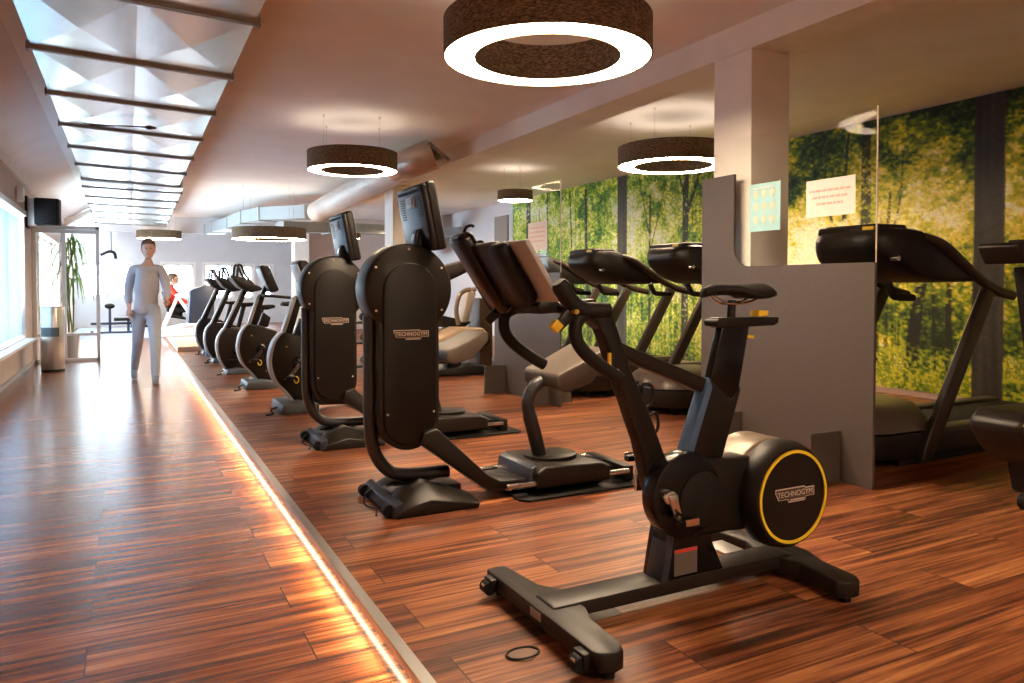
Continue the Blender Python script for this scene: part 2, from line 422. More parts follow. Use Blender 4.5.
# sheer curtain in window 1 : wavy sheet
def curtain():
    ys = np.linspace(8.75, 12.7, 260); rows = []
    for j, z in enumerate(np.linspace(.47, 2.12, 12)):
        rows.append([(XL-.06+.018*math.sin(y*34+.7*math.sin(y*3)+z*.9)+.006*math.sin(y*71), y-.10*(z-1.3), z) for y in ys])
    vs = [p for r in rows for p in r]; n = len(ys)
    fs = [(j*n+i, j*n+i+1, (j+1)*n+i+1, (j+1)*n+i) for j in range(11) for i in range(n-1)]
    o = MB().add(vs, fs).build('sheer_curtain', curtain_m)
    tag(o, 'sheer white curtain hanging in folds over the long left window', 'curtain')
curtain()

# glass screen across the corridor at the end of the window
YD = 13.78
gp = thing('door_1', (-.82, YD, ZL), None, None); gp['kind'] = 'structure'
def frame_rect(mb, x0, x1, z0, z1, t, y0=YD-.03, y1=YD+.03):
    mb.box(x0, x1, y0, y1, z0, z0+t).box(x0, x1, y0, y1, z1-t, z1).box(x0, x0+t, y0, y1, z0, z1).box(x1-t, x1, y0, y1, z0, z1)
mb = MB(); frame_rect(mb, XL, -.37, ZL, 2.12, .055); mb.box(-.90, -.84, YD-.03, YD+.03, ZL, 2.1)
mb.box(-.84, -.4, YD-.025, YD+.025, .37, .41).box(XL, -.88, YD-.025, YD+.025, .37, .41).box(XL, -.37, YD-.035, YD+.035, 2.0, 2.06)
mb.build('door_frame', frame_w, gp, bevel=.004, smooth=False)
MB().box(XL+.05, -.89, YD-.004, YD+.004, 0, 2.08).build('glass_pane', glass_m, gp, smooth=False)
MB().box(-.85, -.42, YD-.004, YD+.004, 0, 2.08).build('glass_pane', glass_m, gp, smooth=False)
MB().tube(smooth([(-.46, YD-.03, .95), (-.46, YD-.07, .95), (-.46, YD-.07, 1.1), (-.46, YD-.03, 1.1)]), .008).build('door_handle', chrome, gp)

# ------------------------------------------------------------------ forest mural (printed wall covering)
def value_noise(w, h, cx, cy, rng):
    g = rng.random((int(h/cy)+3, int(w/cx)+3)); yy = np.arange(h)/cy; xx = np.arange(w)/cx
    y0 = yy.astype(int); x0 = xx.astype(int); fy = yy-y0; fx = xx-x0
    fy = (fy*fy*(3-2*fy))[:, None]; fx = (fx*fx*(3-2*fx))[None, :]
    a = g[y0][:, x0]; b = g[y0][:, x0+1]; c = g[y0+1][:, x0]; d = g[y0+1][:, x0+1]
    return (a*(1-fx)+b*fx)*(1-fy)+(c*(1-fx)+d*fx)*fy
def fbm(w, h, cx, cy, rng, o=4, p=.55):
    r = 0; a = 1; t = 0
    for k in range(o):
        r = r+a*value_noise(w, h, max(cx/2**k, 1.01), max(cy/2**k, 1.01), rng); t += a; a *= p
    return r/t
def mural():
    rng = np.random.default_rng(7); Y0, Y1, Z0, Z1 = 1.8, 14.13, .06, 2.995; st = .0125
    w = int((Y1-Y0)/st)+1; h = int((Z1-Z0)/st)+1
    Y = (Y0+(np.arange(w)+.5)*(Y1-Y0)/w)[None, :]; Z = (Z0+(np.arange(h)+.5)*(Z1-Z0)/h)[:, None]
    G = lambda yc, zc, sy, sz: np.exp(-((Y-yc)/sy)**2-((Z-zc)/sz)**2)
    big = fbm(w, h, 60, 60, rng, 3); mid = fbm(w, h, 16, 13, rng, 4, .7); fine = rng.random((h, w)); f2 = value_noise(w, h, 2.4, 1.8, rng)
    leaf = .30*big+.26*fbm(w, h, 26, 20, rng, 3)+.26*mid+.18*f2
    leaf = (leaf-leaf.mean())/leaf.std()
    vert = fbm(w, h, 3.0, 60, rng, 2); vert = (vert-vert.mean())/vert.std()
    # brightness plan of the print
    b = .52+.155*leaf+0*Y
    b = b+.62*G(6.25, 1.5, .55, .55)+.25*G(6.3, .9, .9, .6)          # sun glow between the trees
    b = b+.14*G(4.9, 1.75, .7, .45)+.10*G(5.2, .45, 1.0, .22)
    b = b-.26*G(4.6, 2.95, 1.4, .50)-.20*G(6.2, 3.0, .8, .3)-.10*G(5.0, 1.0, 1.0, .35)
    b = b-.10*G(3.7, 1.5, .4, 2)
    left = np.clip((Y-7.6)/1.0, 0, 1)
    b = b+left*(.07+.12*G(9.3, 2.3, .5, .8)+.12*G(11.7, 2.1, .35, .5)+.16*G(12.4, 2.5, .5, .3)+.14*G(9.0, 1.8, .5, .4)-.14*G(11.4, 1.9, .25, .6)-.16*G(8.2, 2.2, .5, .6)-.10*G(12.9, 1.8, .3, .8))
    low = np.clip((1.35-Z)/.6, 0, 1)
    b = b+low*(.05*vert-.02)+left*.022*vert
    b = np.clip(b, 0, 1)
    stops = [0, .2, .36, .5, .62, .75, .88, 1.0]
    cr = np.array([(.008,.014,.005),(.022,.05,.010),(.08,.14,.010),(.28,.34,.010),(.62,.56,.02),(.86,.70,.09),(.94,.84,.36),(.96,.92,.66)])
    cl = np.array([(.010,.03,.018),(.02,.085,.035),(.06,.20,.035),(.22,.42,.025),(.50,.66,.06),(.72,.80,.26),(.80,.88,.62),(.84,.92,.90)])
    colR = np.stack([np.interp(b, stops, cr[:, k]) for k in range(3)], -1); colL = np.stack([np.interp(b, stops, cl[:, k]) for k in range(3)], -1)
    mixy = np.clip(left+.18*(mid-.5), 0, 1)[..., None]
    col = colR*(1-mixy)+colL*mixy
    # autumn-yellow flecks
    yel = ((f2 > .62) & (mid > .5))[..., None]
    col = np.where(yel & (b[..., None] > .3), col*np.array([1.5, 1.25, .7]), col)
    RS = np.random.default_rng(21)
    def stamps(n, a0, a1, pmin, lift, yr, zr=(0.1, 2.95)):
        for k in range(n):
            yc = RS.uniform(*yr); zc = RS.uniform(*zr)
            i = int((zc-Z0)/(Z1-Z0)*h); j = int((yc-Y0)/(Y1-Y0)*w)
            if not (4 < i < h-5 and 4 < j < w-5) or b[i, j]+.25*(mid[i, j]-.5) < pmin: continue
            ra = RS.uniform(a0, a1)/st; rb = ra*RS.uniform(.35, .7); th = RS.uniform(-.7, .7); m = int(ra+1)
            i0, i1, j0, j1 = max(i-m, 0), min(i+m+1, h), max(j-m, 0), min(j+m+1, w)
            yy, xx = np.mgrid[i0:i1, j0:j1]; u = (xx-j)*math.cos(th)+(yy-i)*math.sin(th); v = -(xx-j)*math.sin(th)+(yy-i)*math.cos(th)
            al = np.clip(1.35-np.sqrt((u/ra)**2+(v/rb)**2), 0, 1)[..., None]*.85
            t = min(1, max(0, b[i, j]+RS.uniform(-.12, lift))); q = mixy[i, j, 0]
            c = np.array([np.interp(t, stops, cr[:, k2])*(1-q)+np.interp(t, stops, cl[:, k2])*q for k2 in range(3)])
            col[i0:i1, j0:j1] = col[i0:i1, j0:j1]*(1-al)+c*al
    def trunk(yc, hw, z0, z1, lean=0, bend=0, c=(.030,.026,.024), al=.95, taper=.25, mottled=.0):
        t = (Z-z0)/(z1-z0); inside = (t >= 0) & (t <= 1)
        yy = yc+lean*t+bend*np.sin(t*3.1); ww = hw*(1-taper*t)
        edge = ww*(1+.12*(mid-.5)); m = np.clip((edge-abs(Y-yy))/.012, 0, 1)*inside*al
        if mottled: m = m*(f2 > mottled)
        nonlocal col
        cc = np.array(c)*(1+.5*(vert[..., None]*.3))
        col = col*(1-m[..., None])+cc*m[..., None]
    R = random.Random(3)
    for k in range(70):                                   # thin stems far in the wood
        yc = R.uniform(7.6, 14.1); trunk(yc, R.uniform(.008, .024), .1, R.uniform(1.6, 3.0), R.uniform(-.12, .12), R.uniform(-.03, .03), (.05, .07, .04), R.uniform(.35, .75))
    for k in range(46):
        yc = R.uniform(3.1, 6.0); trunk(yc, R.uniform(.010, .03), .35, R.uniform(1.2, 2.0), R.uniform(-.1, .1), R.uniform(-.02, .02), (.035, .030, .015), R.uniform(.4, .8))
    stamps(5200, .018, .045, .2, .13, (3.05, 7.6)); stamps(4200, .018, .04, .25, .13, (7.4, 14.1))
    # principal trunks
    trunk(10.2, .145, 0, 3.1, 0, 0, (.070, .066, .060), .97, .06)
    trunk(8.62, .085, 0, 3.1, -.02, .02, (.035, .035, .03))
    trunk(8.60, .05, 2.2, 3.1, -.42, 0, (.035, .035, .03)); trunk(8.64, .03, 2.5, 3.1, .25, 0, (.035, .035, .03))
    trunk(13.45, .12, 0, 3.1, 0, 0, (.045, .05, .045)); trunk(12.66, .045, 0, 3.1, .02, 0, (.05, .06, .05))
    trunk(11.15, .06, 0, 2.9, .15, .05, (.035, .045, .035)); trunk(11.75, .035, 0, 2.9, .1, -.04, (.04, .05, .04))
    trunk(9.45, .035, 0, 2.6, 0, .02, (.05, .05, .03)); trunk(9.45, .02, 1.9, 2.9, .3, 0, (.05, .05, .03)); trunk(9.42, .018, 1.8, 2.9, -.4, 0, (.05, .05, .03))
    trunk(13.0, .025, 0, 2.7, 0, 0, (.05, .07, .05)); trunk(12.1, .02, 0, 2.7, .1, 0, (.06, .08, .05))
    trunk(4.25, .155, 0, 3.1, .015, 0, (.040, .034, .032), .98, .04)
    trunk(5.60, .075, 1.7, 3.1, 0, .0, (.02, .02, .012), .9); trunk(5.45, .022, 1.3, 2.6, -.28, -.10, (.04, .03, .02)); trunk(5.52, .03, 1.2, 2.2, -.22, -.06, (.03, .025, .015))
    trunk(6.05, .025, 1.9, 2.8, .1, .03, (.05, .045, .02)); trunk(5.88, .035, 1.9, 2.9, -.05, .02, (.04, .035, .015))
    trunk(5.03, .085, .28, 1.3, -.13, .03, (.018, .015, .012), .95); trunk(5.45, .05, .3, 1.3, .12, 0, (.02, .018, .012)); trunk(4.62, .045, .3, 1.4, 0, .02, (.03, .025, .015)); trunk(4.78, .03, .3, 1.3, .03, 0, (.02, .02, .012))
    trunk(3.85, .03, 0, 2.9, .04, 0, (.02, .02, .012)); trunk(3.45, .07, 0, 3.0, 0, 0, (.02, .02, .012))
    stamps(2600, .014, .03, .30, .20, (4.42, 6.6), (.9, 2.6)); stamps(900, .016, .03, .34, .2, (7.4, 10.0), (.6, 2.9)); stamps(1200, .016, .03, .34, .2, (10.4, 14.1), (.6, 2.9))
    # undergrowth over the feet of the trunks
    ug = np.clip((.62-Z+.22*(big-.5)+.2*(mid-.5))/.15, 0, 1)*(f2 > .35)*.85
    uc = np.where((f2 > .6)[..., None], np.array((.42, .44, .03)), np.array((.13, .20, .02)))*(1+0*col)
    isr = (1-.35*left)*((Y < 4.08) | (Y > 4.42))*((Y < 10.0) | (Y > 10.4))
    m = (ug*isr)[..., None]; col = col*(1-m)+uc*m
    col = np.clip(col*(.86+.28*fine[..., None]), 0, 1)
    nx, ny = w, h
    ys = np.linspace(Y0, Y1, nx); zs = np.linspace(Z0, Z1, ny)
    V = np.zeros((ny, nx, 3)); V[..., 0] = 7.355; V[..., 1] = ys[None, :]; V[..., 2] = zs[:, None]
    off = np.array((7.36, (Y0+Y1)/2, Z0)); V = V.reshape(-1, 3)-off
    idx = np.arange(nx*ny).reshape(ny, nx)
    q = np.stack([idx[:-1, :-1], idx[1:, :-1], idx[1:, 1:], idx[:-1, 1:]], -1).reshape(-1, 4)
    # back and edges give the print its board thickness
    b0 = len(V); bk = np.array([(7.37, Y0, Z0), (7.37, Y1, Z0), (7.37, Y1, Z1), (7.37, Y0, Z1)])-off
    V = np.vstack([V, bk])
    cn = [idx[0, 0], idx[0, -1], idx[-1, -1], idx[-1, 0]]
    extra = [(b0, b0+1, b0+2, b0+3)]
    extra += [(int(cn[i]), int(cn[(i+1) % 4]), b0+(i+1) % 4, b0+i) for i in range(4)]
    me = bpy.data.meshes.new('forest_mural'); me.from_pydata(V.tolist(), [], q.tolist()+extra)
    ca = me.color_attributes.new('print', 'FLOAT_COLOR', 'POINT')
    cf = np.ones((nx*ny+4, 4)); cf[:nx*ny, :3] = col.reshape(-1, 3); cf[nx*ny:, :3] = .3
    ca.data.foreach_set('color', cf.ravel().astype(np.float32))
    m = bpy.data.materials.new('printed_forest'); m.use_nodes = True; nt = m.node_tree; bs = nt.nodes['Principled BSDF']
    bs.inputs['Roughness'].default_value = .5; bs.inputs['Specular IOR Level'].default_value = .25
    at = nt.nodes.new('ShaderNodeAttribute'); at.attribute_name = 'print'; nt.links.new(at.outputs['Color'], bs.inputs['Base Color'])
    me.materials.append(m); o = bpy.data.objects.new('forest_mural', me); C.objects.link(o); o.location = off
    tag(o, 'wall-sized photo mural of a sunlit green forest behind the treadmills', 'mural')
mural()

# ------------------------------------------------------------------ ceiling lamps
def ring_lamp(x, y, z, R, label, h=.2, ri=.69, wires=4):
    t = thing('ring_lamp', (x, y, z), label, 'ceiling lamp', None)
    n = 72
    def ringwall(r0, r1, z0, z1):
        mb = MB(); rings = []
        for (r, zz) in ((r0, z0), (r1, z0), (r1, z1), (r0, z1), (r0, z0)):
            rings.append([(x+r*math.cos(2*math.pi*k/n), y+r*math.sin(2*math.pi*k/n), zz) for k in range(n)])
        return mb.loft(rings, cap=False)
    ringwall(R-.008, R, z-.004, z+h).build('outer_shade', fabric_m, t)
    if ri: ringwall(R*ri, R*ri+.008, z-.004, z+h).build('inner_shade', fabric_m, t)
    a = R*ri+.009 if ri else .004
    ringwall(a, R-.009, z, z+.006).build('light_diffuser', diff_m, t, smooth=False)
    ringwall(a, R-.009, z+h-.02, z+h-.014).build('top_diffuser', topglow_m, t, smooth=False)
    rr = R*(ri+1)/2 if ri else R*.6
    for k in range(wires):
        an = 2*math.pi*k/wires+.5
        wx, wy = x+rr*math.cos(an), y+rr*math.sin(an)
        MB().tube([(wx, wy, z+h-.02), (wx, wy, ZC-.025), (wx, wy, ZC-.0245), (wx, wy, ZC-.002)], [.0025, .0025, .012, .012], 8).build('suspension_wire', chrome, t)
    return t
ring_lamp(2.11, 3.64, 2.43, .58, 'large ring lamp with dark woven shade hanging nearest, at the top of the photo')
ring_lamp(2.27, 8.25, 2.45, .495, 'ring lamp with dark woven shade above the second tower machine, beside the white spiral duct')
ring_lamp(5.30, 6.42, 2.465, .595, 'ring lamp with dark shade partly hidden by the white column')
ring_lamp(2.42, 14.6, 2.05, .67, 'wide ring lamp seen flat above the row of exercise bikes, under the square duct')
ring_lamp(.78, 21.2, 2.39, .53, 'farthest ring lamp above the corridor end, before the back windows')
def drum(x, y, z, R, h, label):
    t = ring_lamp(x, y, z, R, label, h, 0, 3); t.name = 'drum_lamp'
drum(5.42, 10.35, 2.50, .275, .15, 'small drum lamp with dark shade at the left end of the forest mural')
drum(5.6, 16.0, 2.45, .2, .17, 'tiny far drum lamp just right of the front tower monitor')
drum(4.43, 15.95, 2.2, .12, .12, 'tiny far drum lamp left of the distant white column')
# unseen lamp added behind the camera to light the foreground, continuing the row
ring_lamp(2.0, -1.0, 2.60, .585, 'added unseen ring lamp with dark woven shade behind the viewpoint')

# ------------------------------------------------------------------ sheet metal duct over the corridor
def big_duct(y0, y1, ribs, xl0, xr0, xl1, xr1, label, zl=2.72, zr=2.675, first=0):
    t = thing('air_duct', ((xl0+xr0)/2, (y0+y1)/2, zl), label, 'air duct', 'galvanised ducts over the corridor')
    L = lambda y: (y-y0)/(y1-y0)
    xl = lambda y: xl0+(xl1-xl0)*L(y); xr = lambda y: xr0+(xr1-xr0)*L(y)
    mb = MB(); ys = [y0]+[r for r in ribs if y0+.05 < r < y1-.05]+[y1]
    for a, b in zip(ys[:-1], ys[1:]):
        for h in range(2):
            u0, u1 = h*.5, h*.5+.5
            P = lambda u, y: (xl(y)+(xr(y)-xl(y))*u, y, zl+(zr-zl)*u)
            c = Vector(P((u0+u1)/2, (a+b)/2))+Vector((0, 0, -.022))
            mb.add([P(u0, a), P(u1, a), P(u1, b), P(u0, b), c], [(0, 1, 4), (1, 2, 4), (2, 3, 4), (3, 0, 4)])
        for f, zz in ((xl, zl), (xr, zr)):
            c = (f((a+b)/2)+(.012 if f is xr else -.012), (a+b)/2, (zz+ZC-.02)/2)
            mb.add([(f(a), a, zz), (f(b), b, zz), (f(b), b, ZC-.01), (f(a), a, ZC-.01), c], [(0, 1, 4), (1, 2, 4), (2, 3, 4), (3, 0, 4)])
    mb.add([(xl(y0), y0, zl), (xr(y0), y0, zr), (xr(y0), y0, ZC-.01), (xl(y0), y0, ZC-.01)], [(0, 1, 2, 3)])
    mb.add([(xl(y1), y1, zl), (xr(y1), y1, zr), (xr(y1), y1, ZC-.01), (xl(y1), y1, ZC-.01)], [(0, 1, 2, 3)])
    mb.add([(xl(y0), y0, ZC-.01), (xr(y0), y0, ZC-.01), (xr(y1), y1, ZC-.01), (xl(y1), y1, ZC-.01)], [(0, 1, 2, 3)])
    me_o = mb.build('duct_sheet', galv, t, smooth=False)
    for r in ribs:
        q = MB(); a = (xl(r)-.02, r, zl-.006); b = (xr(r)+.02, r, zr-.006)
        for dy, dz, hh in ((-.022, 0, .016), (.006, .004, .02)):
            q.add([(a[0], r+dy, a[2]+dz-hh), (b[0], r+dy, b[2]+dz-hh), (b[0], r+dy+.016, b[2]+dz-hh), (a[0], r+dy+.016, a[2]+dz-hh),
                   (a[0], r+dy, a[2]+dz+.014), (b[0], r+dy, b[2]+dz+.014), (b[0], r+dy+.016, b[2]+dz+.014), (a[0], r+dy+.016, a[2]+dz+.014)],
                  [(3,2,1,0),(4,5,6,7),(0,1,5,4),(1,2,6,5),(2,3,7,6),(3,0,4,7)])
        for ex, zz in ((xl(r)-.018, zl), (xr(r)+.018, zr)):
            q.box(ex-.008, ex+.008, r-.03, r+.03, zz-.03, zz+.02)
            q.cyl((ex, r-.02, zz), (ex, r-.02, ZC), .004, 6)
        q.build('flange_bar', flangem, t, smooth=False)
    return t
big_duct(2.0, 12.45, [3.25, 4.52, 5.78, 7.06, 8.36, 9.64, 10.98, 12.4], -.53, .665, -.53, .73, 'wide galvanised duct with creased panels and cross bars nearest, above the corridor')
big_duct(12.55, 20.6, [13.2, 14.6, 15.9, 17.4, 18.9, 20.5], -.55, .80, -.62, .90, 'galvanised duct continuing to the far end of the corridor, behind the near wide duct', 2.70, 2.67)
cb = MB().tube(smooth([(-.33, 8.02, 2.675), (-.25, 7.97, 2.655), (-.1, 7.9, 2.65), (.12, 7.78, 2.64), (.27, 7.72, 2.63)]), [.004]*5+[.018]*2+[.012]*4+[.007]*10+[.022]*2+[.012]*2, 8)
tag(cb.build('strap_end', mat('brown_strap', (.09, .06, .04), .7)), 'loose dark strap end lying across a panel of the near ceiling duct', 'strap')

# white spiral duct and square ducts
def spiral():
    t = thing('spiral_duct', (3.25, 12, 2.55), 'white round spiral duct under the ceiling beside the beam', 'air duct')
    pts = []; rs = []
    y = 9.25
    while y < 14.6:
        pts.append((3.16+(y-9)*.028, y, 2.70-(y-9)*.016)); rs.append(.187+.012*abs(math.sin(math.pi*(y-9.25)/.26))); y += .03
    MB().tube(pts, rs, 28).build('duct_pipe', spiral_m, t)
    e = smooth([(3.16, 9.28, 2.70), (3.165, 9.1, 2.70), (3.20, 8.95, 2.71), (3.30, 8.80, 2.75), (3.42, 8.74, 2.80)], 5)
    MB().tube(e, .19, 28).build('duct_elbow', mat('aluminium_elbow', (.5, .38, .30), .35, metal=.6), t)
    MB().prism([(3.30, 2.90), (3.33, 2.93), (3.60, 2.74), (3.57, 2.70)], 8.60, 8.85).build('end_flap', flangem, t, bevel=.004)
spiral()
def rduct(name, path, w, h, label):
    t = thing(name, (path[0][0], path[0][1], path[0][2]-h/2), label, 'air duct')
    rings = []
    P = [Vector(p) for p in path]
    for i, p in enumerate(P):
        d = (P[min(i+1, len(P)-1)]-P[max(i-1, 0)]); d.z = 0; d.normalize(); s = Vector((d.y, -d.x, 0))
        k = w/2
        rings.append([tuple(p+s*k+Vector((0, 0, -h/2))), tuple(p-s*k+Vector((0, 0, -h/2))), tuple(p-s*k+Vector((0, 0, h/2))), tuple(p+s*k+Vector((0, 0, h/2)))])
    MB().loft(rings).build('duct_sheet', mat('dull_galvanised', (.36, .42, .46), .5, metal=.3), t, smooth=False)
    for i, p in enumerate(P):
        d = (P[min(i+1, len(P)-1)]-P[max(i-1, 0)]); d.z = 0; d.normalize(); s = Vector((d.y, -d.x, 0)); q = []
        for dd in (-.012, .012):
            q.append([tuple(p+d*dd+s*(w/2+.02)*a+Vector((0, 0, (h/2+.02)*b))) for a, b in ((1, -1), (-1, -1), (-1, 1), (1, 1))])
        MB().loft(q).build('flange', mat('duct_flange_light', (.5, .52, .52), .4, metal=.6), t, smooth=False)
    return t
rduct('square_duct', [(3.31, 14.66, 2.63), (3.33, 14.95, 2.63), (2.6, 15.9, 2.64), (2.4, 16.8, 2.64), (2.3, 18.3, 2.64), (2.15, 20.2, 2.66), (2.1, 21.5, 2.68)], .42, .26, 'galvanised square duct bending away from the white spiral duct')
rduct('square_duct', [(2.9, 16.2, 2.42), (3.9, 16.4, 2.44), (5.6, 16.6, 2.46), (7.2, 16.8, 2.48)], .4, .22, 'galvanised square duct crossing low behind the white spiral duct')
vb = MB().prism([(5.9, 2.98), (6.75, 2.98), (6.75, 1.95), (6.5, 1.95)], 17.4, 18.2)
tag(vb.build('ventilation_box', mat('grey_vent_box', (.26, .27, .29), .6)), 'dark grey tapered ventilation box high in the far right corner', 'ventilation box')

# ------------------------------------------------------------------ divider screens
def divider():
    X, y0, y1 = 3.743, 2.785, 4.205
    t = thing('divider_screen', (X, (y0+y1)/2, 0), 'grey divider board with clear upper pane and blue poster, behind the front bike', 'room divider')
    pr = [(y0, 0), (y1, 0), (y1, 1.93), (3.885, 1.93), (3.885, 1.47)]
    pr += [(3.755+.13*math.cos(math.radians(a)), 1.42-.13+.0*0+.13*(1-math.sin(math.radians(a)))) for a in (0, 15, 30, 45, 60, 75, 90)]
    pr += [(y0, 1.29)]
    MB().prismx(pr, X, X+.02).build('board', divm, t, bevel=.0015, seg=1, smooth=False)
    MB().box(X+.007, X+.013, y0+.002, 3.88, 1.295, 2.165).build('clear_pane', glass_m, t, smooth=False)
    MB().box(X+.006, X+.014, y0-.002, y0+.003, 1.29, 2.167).build('pane_edge', mat('pane_edge', (.72, .62, .5), .3), t, smooth=False)
    for y in (3.0, 3.79):
        MB().prism([(X-.25, 0), (X+.27, 0), (X+.24, .3), (X-.245, .3)], y, y+.02).build('foot_board', divm, t, smooth=False)
    return t
dv = divider()
dv2 = dup(dv, (-.075, 3.30, 0), 'grey divider board with clear upper pane and one white notice, behind the cushioned arm machine')

def sheet_x(name, y0, y1, z0, z1, x, m, label, cat='notice', tilt=0):
    mb = MB(); n = 8; rows = []
    ring = []
    t = thing(name, (x, (y0+y1)/2, z0), label, cat)
    vs = []; fs = []
    for j in range(n+1):
        for i in range(n+1):
            u = i/n; v = j/n
            vs.append((x-.002-.004*math.sin(u*3.1)*abs(math.sin(v*4)), y0+(y1-y0)*u, z0+(z1-z0)*v+tilt*u))
    k = (n+1)**2
    vs += [(a+.0012, b, c) for a, b, c in vs]
    for j in range(n):
        for i in range(n):
            a = j*(n+1)+i; fs.append((a, a+n+1, a+n+2, a+1)); fs.append((a+k, a+1+k, a+n+2+k, a+n+1+k))
    MB().add(vs, fs).build('sheet', m, t)
    return t
XG = 3.748
p1 = sheet_x('poster', 3.475, 3.742, 1.52, 1.835, XG, bluepaper, 'light blue poster of nine round icons taped to the clear pane of the front divider', 'poster')
ic = MB()
for r in range(3):
    for c in range(3):
        yy = 3.535+c*.072; zz = 1.60+r*.085
        ic.tube([(XG-.009, yy, zz), (XG-.0075, yy, zz)], .022, 14)
        ic.box(XG-.009, XG-.0075, yy-.008, yy+.008, zz-.032, zz-.02)
ic.build('round_icons', mat('icon_cream', (.72, .68, .55), .8), p1, smooth=False)
MB().box(XG-.009, XG-.0075, 3.52, 3.70, 1.80, 1.808).build('heading_line', paper, p1, smooth=False)
p2 = sheet_x('notice', 2.92, 3.27, 1.575, 1.80, XG, paper, 'white notice with three lines of red print taped right of the blue poster')
ln = MB(); R = random.Random(5)
for k, (a, b) in enumerate(((2.95, 3.24), (2.97, 3.22), (3.0, 3.19))):
    y = a
    while y < b:
        w = R.uniform(.012, .04); ln.box(XG-.009, XG-.0075, y, min(y+w, b), 1.725-k*.04, 1.738-k*.04); y += w+.008
ln.build('printed_lines', redink, p2, smooth=False)
p3 = sheet_x('notice', 3.895, 3.99, 1.70, 1.94, 3.848, paper, 'narrow white notice stuck on the near white column')
p4 = sheet_x('notice', 6.33+.0, 6.72, 1.52, 1.80, 3.672, paper, 'white notice with faint print on the pane of the rear divider')
ln = MB()
for k in range(4):
    y = 6.38
    while y < 6.66:
        w = R.uniform(.015, .05); ln.box(3.663, 3.6645, y, min(y+w, 6.68), 1.74-k*.045, 1.75-k*.045); y += w+.01
ln.build('printed_lines', redink, p4, smooth=False)

for ch in dv2.children:
    if ch.name.startswith('foot_board') and max(v.co.y for v in ch.data.vertices) > .2: ch.location.y += .14
